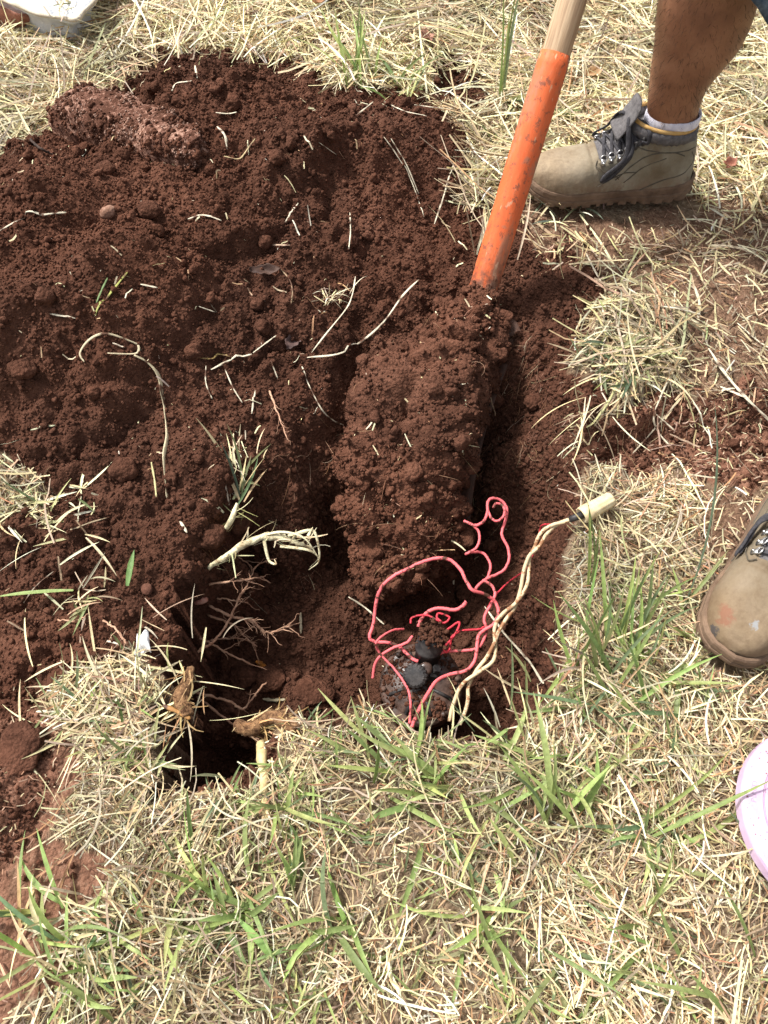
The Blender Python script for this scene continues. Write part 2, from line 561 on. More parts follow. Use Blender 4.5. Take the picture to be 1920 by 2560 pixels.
rough_m = soil_m * (.55 + .45 * sstep(fbm(xs, ys, .2, 2, 131) + .6))
base += gr * rough_m * (1 - .25 * hole)
base += (1 - soil_m) * fbm(xs, ys, .012, 2, 140) * .004
Z = fbm(X, Y, .45, 3, 30) * .022
S = Z.copy(); G_ = np.zeros_like(Z) + 1.0; PL = np.zeros_like(Z); HOLE = np.zeros_like(Z); DS = np.full_like(Z, -1.0)
Z[inf] = base; S[inf] = surf_h; HOLE[inf] = hole; DS[inf] = d_soil
pl = np.zeros_like(xs)
for P_, w_ in PALE:
    pl = np.maximum(pl, w_ * sstep(sdf(P_, xs + jx * 1.5, ys + jy * 1.5) / .03 + .5))
G_[inf] = 1 - soil_m; PL[inf] = pl * (1 - hole)
G_[inf] = np.where(pl > .2, G_[inf] * (1 - pl * .9), G_[inf])
far = sstep((np.hypot(X, Y - .9) - 3) / 20)
Z += far * fbm(X, Y, 9.0, 3, 150) * .5
nx_, ny_ = X.shape
ii = (np.arange(nx_ - 1)[:, None] * ny_ + np.arange(ny_ - 1)[None, :])
QF = np.stack([ii, ii + ny_, ii + ny_ + 1, ii + 1], -1).reshape(-1, 4)
gcol = np.stack([G_.ravel(), PL.ravel(), np.zeros(G_.size)], -1)
ground = link('ground', mesh_np('ground', np.stack([X, Y, Z], -1).reshape(-1, 3), QF, gcol, True, [M_GROUND]))
tag(ground, 'dark red-brown earth with a freshly dug hole', None, None, 'structure')


def sampler(A):
    def f(x, y):
        x = np.asarray(x, float); y = np.asarray(y, float)
        i = np.clip(np.searchsorted(GX, x) - 1, 0, nx_ - 2); j = np.clip(np.searchsorted(GY, y) - 1, 0, ny_ - 2)
        u = np.clip((x - GX[i]) / (GX[i + 1] - GX[i]), 0, 1); v = np.clip((y - GY[j]) / (GY[j + 1] - GY[j]), 0, 1)
        return (A[i, j] * (1 - u) + A[i + 1, j] * u) * (1 - v) + (A[i, j + 1] * (1 - u) + A[i + 1, j + 1] * u) * v
    return f


HF, HS, GF, PF, OF, DF = map(sampler, (Z, S, G_, PL, HOLE, DS))


def hit(px, py, lift=0.0, f=HF):
    r = ray(px, py)
    t = np.linspace(.4, 1.6, 1500) * CAM_H / -r[2]
    x, y, z = r[0] * t, r[1] * t, CAM_H + r[2] * t
    k = np.argmax(z < f(x, y))
    return np.array([x[k], y[k], z[k] + lift])


def hits(pts, lift=0.0, f=HF):
    return np.array([hit(p[0], p[1], lift, f) for p in pts])


# ------------------------------------------------------------------ loose soil crumbs (uncountable)
def soil_points(n, xr=(-1.0, 1.05), yr=(-.12, 1.98), need=.004):
    x = RNG.uniform(*xr, n); y = RNG.uniform(*yr, n)
    k = DF(x, y) > need
    x, y = x[k], y[k]
    return np.stack([x, y, HF(x, y)], -1)


Pa = soil_points(190000); sa = .0011 + .0020 * RNG.random(len(Pa)) ** 2
Pb = soil_points(13000); sb = .0026 + .0038 * RNG.random(len(Pb)) ** 2.2
Pc = soil_points(650); sc = .0055 + .008 * RNG.random(len(Pc)) ** 2
Xw = np.stack([RNG.uniform(-.34, .36, 70000), RNG.uniform(.16, .98, 70000)], -1); hw_ = OF(Xw[:, 0], Xw[:, 1])
Xw = Xw[(hw_ > .06) & (hw_ < .97)]; Zw = HF(Xw[:, 0], Xw[:, 1]); sl = np.abs(HF(Xw[:, 0] + .004, Xw[:, 1]) - Zw) + np.abs(HF(Xw[:, 0], Xw[:, 1] + .004) - Zw)
kw = RNG.random(len(Xw)) < np.clip(sl / .02, .05, 1); Xw, Zw = Xw[kw], Zw[kw]
Pw = np.c_[Xw, Zw]; sw_ = .0014 + .0045 * RNG.random(len(Pw)) ** 2.2
spill = np.stack([RNG.uniform(-1, 1.0, 9000), RNG.uniform(-.1, 1.95, 9000)], -1)     # crumbs strewn just past the edge
kk = (DF(spill[:, 0], spill[:, 1]) < .004) & (RNG.random(9000) < np.exp(DF(spill[:, 0], spill[:, 1]) / .03))
sp_ = spill[kk]; Pd = np.stack([sp_[:, 0], sp_[:, 1], HF(sp_[:, 0], sp_[:, 1]) + RNG.uniform(0, .012, len(sp_))], -1)
V, F, _ = join([crumbs(Pa + np.c_[np.zeros((len(Pa), 2)), sa * .4], sa, 1, None, .2), crumbs(Pb + np.c_[np.zeros((len(Pb), 2)), sb * .4], sb, 2, None, .5),
                crumbs(Pc + np.c_[np.zeros((len(Pc), 2)), sc * .35], sc, 3, None, .6), crumbs(Pw, sw_, 2, None, .5), crumbs(Pd, .0015 + .003 * RNG.random(len(Pd)) ** 2, 2, None, .5)])
tag(link('soil_crumbs', mesh_np('soil_crumbs', V, F, None, True, [M_CRUMB])), 'loose crumbs of dark soil strewn over the dug earth', None, None, 'stuff')


# ------------------------------------------------------------------ dry straw layer (uncountable)
_l = at(2078, 2060, .03); _s = at(60, 0, .03)
KEEP_CLEAR = [(_l[0], _l[1], .094, .094, 0), (_s[0], _s[1], .17, .075, 0), (.42, 1.195, .17, .075, .06), (.50, .43, .15, .05, math.atan2(.815, .58)),
              (at(318, 352)[0] + .02, at(318, 352)[1] - .02, .12, .05, -.35)]


def dens(x, y):
    g = GF(x, y) * (OF(x, y) < .02)
    p = PF(x, y)
    d = np.where(p > .1, .03 + .26 * (1 - p), g)
    d = np.where((DF(x, y) > .012) & (p < .1), 0, d)
    for cx_, cy_, rx_, ry_, an_ in KEEP_CLEAR:                  # nothing grows through what lies or stands on the ground
        ca, sa_ = math.cos(an_), math.sin(an_)
        u = ((x - cx_) * ca + (y - cy_) * sa_) / rx_; v = (-(x - cx_) * sa_ + (y - cy_) * ca) / ry_
        d = np.where(u * u + v * v < 1, 0, d)
    return d


def straw_set(n, lens, wid, thick, xr=(-1.06, 1.1), yr=(-.14, 2.06), nseg=3, wpal=None, pitch=.16):
    x = RNG.uniform(*xr, n); y = RNG.uniform(*yr, n)
    clump = .72 + .9 * fbm(x, y, .12, 3, 200)
    k = RNG.random(n) < dens(x, y) * np.clip(clump, .15, 1)
    x, y = x[k], y[k]; n = len(x)
    top = sstep((y - .35) / .7)
    L = RNG.uniform(*lens, n) * (.55 + .75 * top)
    L *= np.where(PF(x, y) > .15, .6, 1)
    W = RNG.uniform(*wid, n) * (.60 + .38 * top)
    az = RNG.uniform(0, 2 * np.pi, n)
    az = np.where(RNG.random(n) < .45, fbm(x, y, .22, 2, 210) * 7 + RNG.normal(0, .45, n), az)
    off = thick * RNG.random(n) ** 1.3
    pt = RNG.normal(.03, pitch, n)
    P = np.stack([x - np.cos(az) * L * .5, y - np.sin(az) * L * .5, off], -1)
    if wpal is None:
        ct = pick_cols(STRAW, n, W_TOP); cl = pick_cols(STRAW, n, W_LOW)
        c = np.where((RNG.random(n) < top)[:, None], ct, cl)
    else:
        c = pick_cols(STRAW, n, wpal)
    c *= (.96 + .5 * fbm(x, y, .15, 2, 220))[:, None]
    return ribbons(P, az, L, W, pt, RNG.normal(.18, .25, n), RNG.normal(0, .7, n), np.clip(c, .01, .85), nseg, .6, RNG.normal(0, .55, n) * (1.3 - .8 * top), 0, HS)


V, F, C = join([
    straw_set(210000, (.012, .045), (.0016, .0037), .014, nseg=2, wpal=[2, 2, 1.4, 3, 3.4, 3, 1.6, .4]),
    straw_set(120000, (.012, .04), (.0008, .0014), .010, nseg=3, wpal=[1, 1, 1, 3, 4, 4, 1.4, .3]),
    straw_set(105000, (.03, .085), (.0018, .0039), .026),
    straw_set(24000, (.07, .17), (.0020, .0046), .036, nseg=5),
])
tag(link('dry_grass', mesh_np('dry_grass', V, F, C, False, [M_STRAW])), 'pale dry cut grass and straw lying thick over the ground', None, None, 'stuff')

# standing stubble
n = 26000
x = RNG.uniform(-1.06, 1.1, n); y = RNG.uniform(-.14, 2.06, n)
k = (RNG.random(n) < dens(x, y) * np.clip(.5 + 1.6 * fbm(x, y, .1, 2, 240), 0, 1)) & (PF(x, y) < .2)
x, y = x[k], y[k]; n = len(x)
V, F, C = ribbons(np.stack([x, y, np.zeros(n)], -1), RNG.uniform(0, 6.3, n), RNG.uniform(.015, .05, n), RNG.uniform(.0014, .003, n), RNG.uniform(.3, 1.4, n), RNG.uniform(-.1, .9, n),
                  RNG.normal(0, .6, n), pick_cols(STRAW, n, [3, 3, 2, 3, 2, 2, 1.2, 2.6]), 3, .35, RNG.normal(0, .4, n), 0, HS)
tag(link('grass_stubble', mesh_np('grass_stubble', V, F, C, False, [M_STRAW])), 'short dry stubble standing between the straw', None, None, 'stuff')

# grass beyond the frame, sparser
n = 52000
x = RNG.uniform(-3.2, 3.2, n); y = RNG.uniform(-2.2, 4.6, n)
k = ~((x > -1.06) & (x < 1.1) & (y > -.14) & (y < 2.06)) & ~((x < -.9) & (y > .1) & (y < 1.35))
x, y = x[k], y[k]; n = len(x)
V, F, C = ribbons(np.stack([x, y, RNG.uniform(0, .03, n)], -1), RNG.uniform(0, 6.3, n), RNG.uniform(.06, .2, n), RNG.uniform(.003, .006, n), RNG.normal(.08, .2, n), RNG.normal(.1, .3, n),
                  RNG.normal(0, .7, n), pick_cols(STRAW, n, W_TOP), 3, .6, 0, 0, HS)
tag(link('outlying_straw', mesh_np('outlying_straw', V, F, C, False, [M_STRAW])), 'dry cut grass spreading beyond the dug patch', None, None, 'stuff')

# straw bits and flecks lying on the bare soil
Ps = soil_points(4600, need=.0); n = len(Ps)
keep = RNG.random(n) < (.62 - .40 * OF(Ps[:, 0], Ps[:, 1])) * np.clip(.6 + 2.2 * fbm(Ps[:, 0], Ps[:, 1], .16, 3, 280), .12, 1)
Ps = Ps[keep]; n = len(Ps)
L = .0025 + .024 * RNG.random(n) ** 4
az = RNG.uniform(0, 6.3, n)
Pz = Ps.copy(); Pz[:, 2] = .0022 + RNG.uniform(0, .0035, n)
V1, F1, C1 = ribbons(Pz, az, L, np.clip(L * .3, .0008, .0026) * RNG.uniform(.6, 1.2, n), RNG.normal(.1, .2, n), 0, RNG.normal(0, .5, n), pick_cols(STRAW, n, [3, 2, 6, 3, 1, 2, 2, .1]), 3, .7, RNG.normal(0, .22, n), 0, HF)
tag(link('straw_bits', mesh_np('straw_bits', V1, F1, C1, False, [M_STRAW])), 'short broken bits of straw scattered on the bare soil', None, None, 'stuff')

# fine chaff trodden into the pale earth
n = 60000
x = RNG.uniform(-1.05, 1.1, n); y = RNG.uniform(-.14, 1.3, n)
k = (PF(x, y) > .12) & (RNG.random(n) < .28 + .5 * fbm(x, y, .08, 2, 260))
x, y = x[k], y[k]; n = len(x)
V1, F1, C1 = ribbons(np.stack([x, y, .003 + .004 * RNG.random(n)], -1), RNG.uniform(0, 6.3, n), RNG.uniform(.003, .014, n), RNG.uniform(.0009, .0019, n), RNG.normal(.05, .15, n), 0, RNG.normal(0, .5, n),
                     pick_cols([(.50, .34, .24), (.40, .25, .17), (.62, .50, .36), (.30, .17, .11)], n), 2, .7, RNG.normal(0, .5, n), 0, HF)
tag(link('chaff', mesh_np('chaff', V1, F1, C1, False, [M_STRAW])), 'fine pinkish chaff trodden into the pale bare earth', None, None, 'stuff')

# hair-fine roots on the faces of the hole
n = 5200
x = RNG.uniform(-.36, .38, n); y = RNG.uniform(.18, 1.0, n)
h = OF(x, y); k = (h > .06) & (h < .97) & (RNG.random(n) < .55 + .45 * (x > .12))
x, y = x[k], y[k]; n = len(x)
L = RNG.uniform(.012, .055, n)
V, F, C = ribbons(np.stack([x, y, np.full(n, .003)], -1), np.arctan2(.45 - y, 0 - x) + RNG.normal(0, .9, n), L, RNG.uniform(.0004, .0009, n), RNG.normal(.12, .25, n), RNG.normal(.1, .4, n), RNG.normal(0, .8, n),
                  pick_cols([(.20, .09, .05), (.30, .17, .10), (.13, .06, .035), (.42, .33, .22)], n, [4, 3, 3, 1]), 6, .5, RNG.normal(0, 1.3, n), 0, HF)
tag(link('fine_roots', mesh_np('fine_roots', V, F, C, False, [M_STRAW])), 'hair-fine brown roots hanging from the sides of the hole', None, None, 'stuff')


# ------------------------------------------------------------------ green grass: scattered small plants, then named tufts
def blade_tip(s):
    return np.clip(np.minimum(.55 + 1.6 * s, 1.0), 0, 1) * np.clip((1 - s) * 2.6, .04, 1) ** .75


def blades(P, az, L, W, pitch, droop, pal, w=None, nseg=8, bend=.3, hf=None):
    n = len(P)
    return ribbons(P, az, L, W, pitch, droop, RNG.normal(0, .45, n), pick_cols(pal, n, w, .14), nseg, blade_tip, RNG.normal(0, bend, n), .35, hf)


cx, cy = [], []
zones = [((930, 1880), (330, 60), 26), ((1100, 2000), (380, 170), 34), ((350, 2300), (350, 200), 30), ((1560, 1640), (150, 150), 24), ((1500, 2250), (380, 250), 24),
         ((900, 210), (110, 50), 20), ((300, 1850), (120, 120), 14), ((1560, 900), (120, 80), 12), ((1300, 250), (200, 150), 10), ((850, 2350), (300, 170), 16)]
for (zx, zy), (sx, sy), m in zones:
    for _ in range(m):
        px, py = random.gauss(zx, sx), random.gauss(zy, sy)
        if not (-30 < px < 1950 and 0 < py < 2600): continue
        p = at(px, py)
        if dens(np.array([p[0]]), np.array([p[1]]))[0] > .4: cx.append(p[0]); cy.append(p[1])
cx, cy = np.repeat(cx, 4), np.repeat(cy, 4); n = len(cx)
cx = cx + RNG.normal(0, .007, n); cy = cy + RNG.normal(0, .007, n)
V, F, C = blades(np.stack([cx, cy, HS(cx, cy) + .004], -1), RNG.uniform(0, 6.3, n), RNG.uniform(.02, .06, n), RNG.uniform(.0018, .0038, n), RNG.uniform(.3, 1.25, n), RNG.uniform(.2, 1.2, n), GREEN + DULL[:3])
tag(link('green_grass', mesh_np('green_grass', V, F, C, True, [M_GREEN])), 'short green grass sprouting through the straw', None, None, 'stuff')


def az_img(deg):
    """direction on the ground that reads as this angle in the photo (0 right, 90 up)"""
    return R(deg)


def tuft(px, py, label, spec, r=.012, group=None, name='grass_tuft', lift=.004, f=HS, cat='grass tuft'):
    """spec: [(part, count, azimuth range, length range, width range, pitch range, droop range, palette, weights)]"""
    o = hit(px, py, lift, f)
    e = empty(name, o); tag(e, label, cat, group)
    for part, n, azr, Lr, Wr, pr, dr, pal, w in spec:
        q = RNG.normal(0, r, (n, 3)) * np.array([1, 1, 0])
        a = RNG.uniform(R(azr[0]), R(azr[1]), n)
        if n <= 6:
            for i_b in range(n):
                s = blades(q[i_b:i_b + 1], a[i_b:i_b + 1], RNG.uniform(*Lr, 1), RNG.uniform(*Wr, 1) * .78, RNG.uniform(R(pr[0]), R(pr[1]), 1), RNG.uniform(R(dr[0]), R(dr[1]), 1), pal, w, 9, .35)
                link('blade', mesh_np('blade', s[0], s[1], s[2], True, [M_GREEN if part == 'green_blades' else M_STRAW]), e)
            continue
        s = blades(q, a, RNG.uniform(*Lr, n), RNG.uniform(*Wr, n) * .78, RNG.uniform(R(pr[0]), R(pr[1]), n), RNG.uniform(R(dr[0]), R(dr[1]), n), pal, w, 9, .35)
        link(part, mesh_np(part, s[0], s[1], s[2], True, [M_GREEN if part == 'green_blades' else M_STRAW]), e)
    return e


GB, DB = 'green_blades', 'dry_blades'
ALL = (0, 360)
T = lambda *a, **k: tuft(*a, **k)
T(890, 215, 'tall bright green grass tuft at the far edge of the soil heap', [(GB, 14, (40, 170), (.08, .19), (.005, .010), (45, 85), (10, 60), GREEN, [1, 3, 4, 2, .2]), (DB, 14, ALL, (.05, .13), (.002, .004), (20, 70), (0, 50), STRAW, W_TOP)], .018)
T(1010, 235, 'low green and straw grass tuft right of the tall bright one', [(GB, 12, (0, 180), (.05, .10), (.004, .008), (20, 70), (10, 60), GREEN, None), (DB, 22, ALL, (.04, .12), (.002, .004), (10, 60), (0, 40), STRAW, W_TOP)], .025)
T(1250, 262, 'single upright green grass stem left of the shovel handle', [(GB, 5, (80, 100), (.16, .26), (.005, .008), (70, 86), (0, 15), GREEN, [2, 3, 1, 1, 1]), (GB, 3, (-20, 30), (.06, .09), (.008, .014), (25, 50), (20, 50), GREEN, None)], .004)
T(1330, 300, 'broad dark green leaf blades half hidden behind the shovel handle', [(GB, 6, (-40, 60), (.06, .11), (.010, .016), (10, 40), (10, 40), GREEN, [3, 1, .4, 0, 2])], .012)
T(1400, 520, 'bleached grey-green grass clump under the toe of the far boot', [(GB, 18, ALL, (.03, .08), (.003, .007), (10, 60), (0, 60), [(.22, .27, .19), (.32, .36, .24)], None), (DB, 26, ALL, (.03, .09), (.002, .005), (5, 60), (0, 60), STRAW, W_TOP)], .03)
T(1570, 905, 'flattened grey-green grass clump hanging over the right side of the hole', [(GB, 45, (150, 400), (.035, .075), (.004, .008), (0, 45), (10, 70), DULL, [4, 2, 1, .6, 3]), (DB, 90, ALL, (.03, .09), (.002, .005), (0, 50), (0, 70), STRAW, W_TOP), (DB, 46, (215, 330), (.03, .065), (.003, .005), (-20, 15), (10, 60), STRAW + DULL, None)], .024)
T(95, 1265, 'pale bleached grass clump lying on the soil at the left edge', [(GB, 12, ALL, (.04, .08), (.003, .006), (10, 50), (0, 50), DULL, [1, 2, 3, 3, .5]), (DB, 70, ALL, (.025, .075), (.0025, .005), (0, 35), (0, 50), STRAW, [4, 3, 6, .6, .6, 1, 0, 2])], .038, f=HF)
T(575, 1245, 'small pulled grass plant with yellow stems on the left rim of the hole', [(GB, 6, (45, 120), (.06, .13), (.003, .006), (20, 60), (0, 20), DULL, [2, 3, 3, 1, 1]), (DB, 26, (20, 160), (.03, .08), (.003, .007), (5, 60), (0, 40), STRAW, [4, 3, 4, 1.5, 1, 1, .5, 4])], .013, f=HF)
T(300, 1740, 'matted straw clump with grey stems left of the hole', [(DB, 110, ALL, (.03, .085), (.002, .0045), (0, 30), (0, 40), STRAW, W_TOP), (GB, 4, (60, 120), (.03, .05), (.004, .006), (30, 80), (0, 40), GREEN, None)], .045, f=HF)
T(330, 1860, 'yellow-green leafy sprout growing in the straw clump left of the hole', [(GB, 8, (50, 150), (.04, .08), (.004, .006), (35, 80), (5, 50), DULL, [1, 3, 4, 2, 0]), (DB, 40, ALL, (.03, .06), (.002, .005), (0, 60), (0, 60), STRAW, W_TOP)], .03)
T(1000, 1890, 'bright green leaf tuft at the near rim in front of the red wires', [(GB, 8, (60, 170), (.05, .095), (.006, .010), (30, 75), (10, 60), GREEN, [1, 4, 5, 1, 0]), (GB, 4, (140, 190), (.07, .11), (.006, .009), (15, 40), (20, 50), GREEN, None)], .022)
T(1090, 2000, 'broad long green leaves crossing below the hole', [(GB, 9, ALL, (.05, .09), (.006, .010), (20, 60), (20, 70), GREEN, [2, 3, 2, 1, 1]), (GB, 3, (-60, -20), (.08, .12), (.008, .011), (15, 35), (20, 40), GREEN, [3, 1, 0, 0, 2])], .02)
T(1520, 1660, 'dense upright dark green grass tuft beside the near boot', [(GB, 34, (40, 140), (.07, .16), (.004, .0075), (40, 85), (5, 40), GREEN, [5, 4, 1, .6, 3]), (GB, 10, (160, 360), (.06, .13), (.004, .008), (5, 40), (10, 40), GREEN, [3, 2, 1, 1, 3]), (DB, 36, ALL, (.04, .12), (.002, .005), (5, 70), (0, 60), STRAW, W_TOP)], .028)
T(1475, 1470, 'thin tall green grass shoot at the right rim near the cream connector', [(GB, 3, (88, 106), (.10, .15), (.004, .007), (60, 80), (5, 30), GREEN, [4, 2, 0, 0, 3])], .006)
T(1700, 1530, 'very long single green grass blade rising past the near boot', [(GB, 1, (62, 66), (.27, .28), (.005, .0055), (42, 44), (4, 6), [(.14, .20, .12)], None), (GB, 3, (20, 120), (.06, .10), (.004, .006), (20, 60), (10, 40), GREEN, None)], .002)
T(1640, 1790, 'low green grass with long side blades below the near boot', [(GB, 16, (-50, 180), (.07, .14), (.005, .009), (10, 50), (10, 50), GREEN, [3, 3, 1, 1, 2]), (DB, 20, ALL, (.04, .09), (.002, .004), (10, 50), (0, 50), STRAW, W_TOP)], .022)
T(1300, 1820, 'wispy yellow-green sprouts leaning into the hole at its near right corner', [(GB, 7, (70, 170), (.05, .10), (.003, .005), (10, 50), (0, 40), DULL, [1, 3, 3, 2, 0]), (DB, 14, (60, 200), (.04, .09), (.002, .004), (5, 50), (0, 40), STRAW, W_TOP)], .03)
T(150, 2340, 'spreading green grass plant with long leaves in the lower left corner', [(GB, 14, (60, 220), (.06, .12), (.005, .0085), (20, 75), (10, 60), GREEN, [3, 4, 2, 1, 2]), (GB, 8, (-40, 60), (.05, .09), (.004, .007), (10, 50), (10, 50), GREEN, None), (DB, 36, ALL, (.03, .08), (.003, .006), (5, 60), (0, 60), STRAW, W_LOW)], .022)
T(235, 2470, 'second green leafy plant at the bottom left under the spreading one', [(GB, 14, ALL, (.045, .09), (.005, .0085), (15, 60), (10, 60), GREEN, [3, 4, 2, 1, 1])], .022)
T(560, 2210, 'thin upright green blade with small leaves in the lower straw', [(GB, 6, (75, 130), (.06, .12), (.005, .008), (45, 80), (5, 40), GREEN, [2, 4, 2, 1, 0]), (DB, 20, ALL, (.02, .06), (.003, .005), (10, 60), (0, 60), STRAW, W_LOW)], .015)
T(610, 2290, 'small green grass plant with drooping leaves low in the middle left', [(GB, 13, ALL, (.05, .10), (.006, .010), (20, 70), (20, 80), GREEN, [2, 4, 3, 1, 0])], .018)
T(740, 2210, 'forked green seedling standing in the straw below the hole', [(GB, 5, (50, 150), (.05, .08), (.006, .009), (40, 70), (10, 40), GREEN, [2, 4, 2, 0, 0])], .005)
T(860, 2330, 'dark green curled leaves near the bottom middle', [(GB, 10, ALL, (.05, .10), (.006, .010), (15, 60), (30, 90), GREEN, [4, 3, 1, 0, 1])], .02)
T(1240, 1980, 'pale green tufted plant just below the near rim of the hole', [(GB, 14, ALL, (.05, .11), (.005, .009), (20, 70), (10, 70), GREEN, [1, 3, 4, 3, 0])], .03)
T(1390, 2060, 'tall green stalk with side leaves left of the pink lid', [(GB, 9, (40, 150), (.08, .17), (.006, .010), (40, 80), (10, 50), GREEN, [3, 4, 2, 0, 1])], .015)
T(1610, 2090, 'long arched green blades reaching across to the pink lid', [(GB, 3, (5, 30), (.13, .18), (.006, .008), (25, 45), (30, 60), GREEN, [3, 3, 1, 0, 1]), (GB, 8, ALL, (.05, .10), (.005, .008), (15, 60), (10, 60), GREEN, None)], .012)
T(1790, 2420, 'sparse dark green blades in the lower right corner', [(GB, 9, (80, 220), (.07, .14), (.004, .008), (15, 60), (10, 50), GREEN, [4, 2, 0, 1, 3])], .035)
T(1390, 2400, 'olive grass sprout with narrow leaves near the bottom right of centre', [(GB, 8, (200, 340), (.06, .12), (.005, .008), (10, 45), (10, 50), DULL, [4, 3, 1, 0, 1])], .02)
T(1230, 640, 'upright bleached straw tuft right behind the foot of the shovel handle', [(DB, 26, (60, 130), (.05, .12), (.003, .006), (30, 85), (0, 40), STRAW, [4, 3, 6, .5, .5, 1, 0, .5])], .016)
T(825, 750, 'small white frayed root tuft on the slope above the hole', [(DB, 34, ALL, (.02, .05), (.0014, .003), (0, 70), (0, 90), STRAW, [2, 1, 6, .5, .5, 2, .3, 0])], .012, f=HF)
T(1470, 1010, 'thin crossed dry stalks hanging below the right grass clump', [(DB, 9, (190, 300), (.07, .13), (.002, .004), (-10, 20), (-10, 30), STRAW, [2, 3, 3, .5, 1, 1, 0, 0])], .02, f=HF)
T(590, 1150, 'pale straw fragments bunched on the slope left of the hole', [(DB, 18, (80, 330), (.02, .06), (.0016, .003), (-5, 40), (0, 40), STRAW, [3, 2, 5, .5, .5, 1, 0, 0])], .014, f=HF)
T(215, 1500, 'torn green and yellow grass stub lying on the left soil', [(GB, 6, ALL, (.02, .05), (.003, .006), (0, 40), (0, 60), DULL, [0, 2, 4, 3, 0]), (DB, 16, ALL, (.02, .055), (.002, .004), (0, 50), (0, 60), STRAW, None)], .014, f=HF)

GX5 = [(GB, 9, ALL, (.05, .10), (.005, .008), (20, 70), (10, 60), GREEN, [2, 4, 3, 2, 0]), (DB, 12, ALL, (.03, .07), (.002, .004), (10, 60), (0, 50), STRAW, W_LOW)]
T(1480, 1950, 'leafy green grass sprout straight below the dense upright tuft', GX5, .02)
T(1180, 2300, 'thin mixed green and yellow sprout in the bottom straw right of centre', GX5, .018)
T(1560, 2300, 'low green plant in the straw under the arched blades by the lid', GX5, .024)
T(700, 2040, 'green leaf pair beside the pale cane stub', GX5, .014)
T(420, 2350, 'upright bright blade plant between the two bottom left plants and the middle', GX5, .018)

# ------------------------------------------------------------------ single stems lying on the soil
z1 = lambda x, y: (x / 1.728, y / 1.728)
z2 = lambda x, y: (960 + x / 1.728, y / 1.728)
z3 = lambda x, y: (x / 1.728, 640 + y / 1.728)
z4 = lambda x, y: (960 + x / 1.728, 640 + y / 1.728)
z5 = lambda x, y: (x / 1.728, 1280 + y / 1.728)
z6 = lambda x, y: (960 + x / 1.728, 1280 + y / 1.728)


def stem(pts, wpx, label, colr=(.66, .58, .38), name='straw', cat='straw', lift=.006, group='dry stems lying on the soil', flat=.34, mat=M_STRAW, wob=.2, f=HF):
    P = hits(pts, lift, f)
    P = catmull(P, 7)
    for _ in range(2):
        P[1:-1, 2] = (P[:-2, 2] + P[1:-1, 2] + P[2:, 2]) / 3
    P[:, 2] = np.maximum(P[:, 2], f(P[:, 0], P[:, 1]) + .002)
    scale = np.linalg.norm(P - np.array([0, 0, CAM_H]), axis=1).mean() / FPX
    k = np.linspace(0, 1, len(P))
    rad = wpx * scale * .40 * (1 + wob * np.sin(k * 17 + len(pts))) * np.clip(np.minimum(k, 1 - k) * 9 + .45, 0, 1)
    V, F = tube(P, rad, 6, flat)
    c = np.clip(np.asarray(colr) * (1 + .35 * fbm3(V, .03, 2, 9))[:, None], 0, .85); c = np.where((fbm3(V + 7, .009, 2, 19) > .20)[:, None], np.array([.13, .065, .04]), c)
    o = P[len(P) // 2]
    ob = link(name, mesh_np(name, V - o, F, c, True, [mat])); ob.location = o
    return tag(ob, label, cat, group)


WHITE, YEL, TAN = (.76, .70, .55), (.62, .57, .30), (.44, .30, .18)
stem([z3(370, 470), z3(352, 430), z3(395, 372), z3(470, 347), z3(585, 388), z3(603, 400), z3(600, 428), z3(560, 436), z3(470, 432)], 6.5, 'pale stem bent into a hook on the left of the soil heap', (.66, .58, .40))
stem([z3(585, 440), z3(640, 470), z3(690, 530), z3(712, 640), z3(720, 720), z3(726, 800), z3(712, 880), z3(722, 1000), z3(727, 1055)], 12, 'long flat twisted dry stem running down the left soil heap', (.70, .62, .42), flat=.3, wob=.45)
stem([z3(220, 262), z3(332, 282)], 7, 'short straight white stem left of the green-yellow one', WHITE)
stem([z3(418, 268), z3(470, 190), z3(556, 82)], 8, 'green-yellow grass stem lying aslant on the soil heap', (.40, .42, .12))
stem([z3(422, 215), z3(445, 160), z3(470, 108)], 6, 'short dull green blade beside the green-yellow stem', (.16, .24, .10))
stem([z3(915, 502), z3(1000, 460), z3(1090, 435)], 8, 'thick white stem pointing up right in the middle of the slope', WHITE)
stem([z3(1095, 430), z3(1140, 395), z3(1195, 355)], 5, 'thin tip broken off the thick white stem', WHITE)
stem([z3(1350, 455), z3(1430, 350), z3(1500, 265), z3(1525, 200), z3(1537, 128)], 5, 'long curved straw rising left of the shovel load', WHITE, lift=.02)
stem([z3(1330, 466), z3(1460, 450), z3(1560, 400), z3(1659, 310), z4(80, 200), z4(150, 130)], 7, 'longest curved straw crossing above the hole beside the shovel load', WHITE, lift=.015)
stem([z3(1300, 475), z3(1330, 555), z3(1390, 670), z3(1440, 720), z3(1488, 742)], 4, 'thin white fibre curving down into the hole left of the shovel load', WHITE)
stem([z3(893, 485), z3(893, 560), z3(920, 628)], 4, 'thin curved fibre below the brown chewed stem', WHITE)
stem([z3(858, 450), z3(920, 455), z3(945, 435), z3(995, 445)], 6, 'brown chewed stem end on the slope', (.42, .30, .12))
stem([z3(1106, 588), z3(1090, 692)], 6, 'short upright white straw on the left slope of the hole', WHITE)
stem([z3(975, 500), z3(1010, 580), z3(1050, 645)], 4, 'thin slanted straw above the pale fragments', WHITE)
stem([z3(1172, 462), z3(1203, 542)], 4, 'tiny straw left of the red rootlet', WHITE)
stem([z3(140, 762), z3(245, 742)], 8, 'pale green stem piece lying level on the left soil', (.48, .50, .34))
stem([z3(862, 230), z3(935, 255)], 5, 'short white straw below the middle of the heap', WHITE)
stem([z3(1205, 60), z3(1250, 110), z3(1265, 160), z3(1260, 222)], 4, 'brown bowed stalk on the dark slope', (.34, .24, .15))
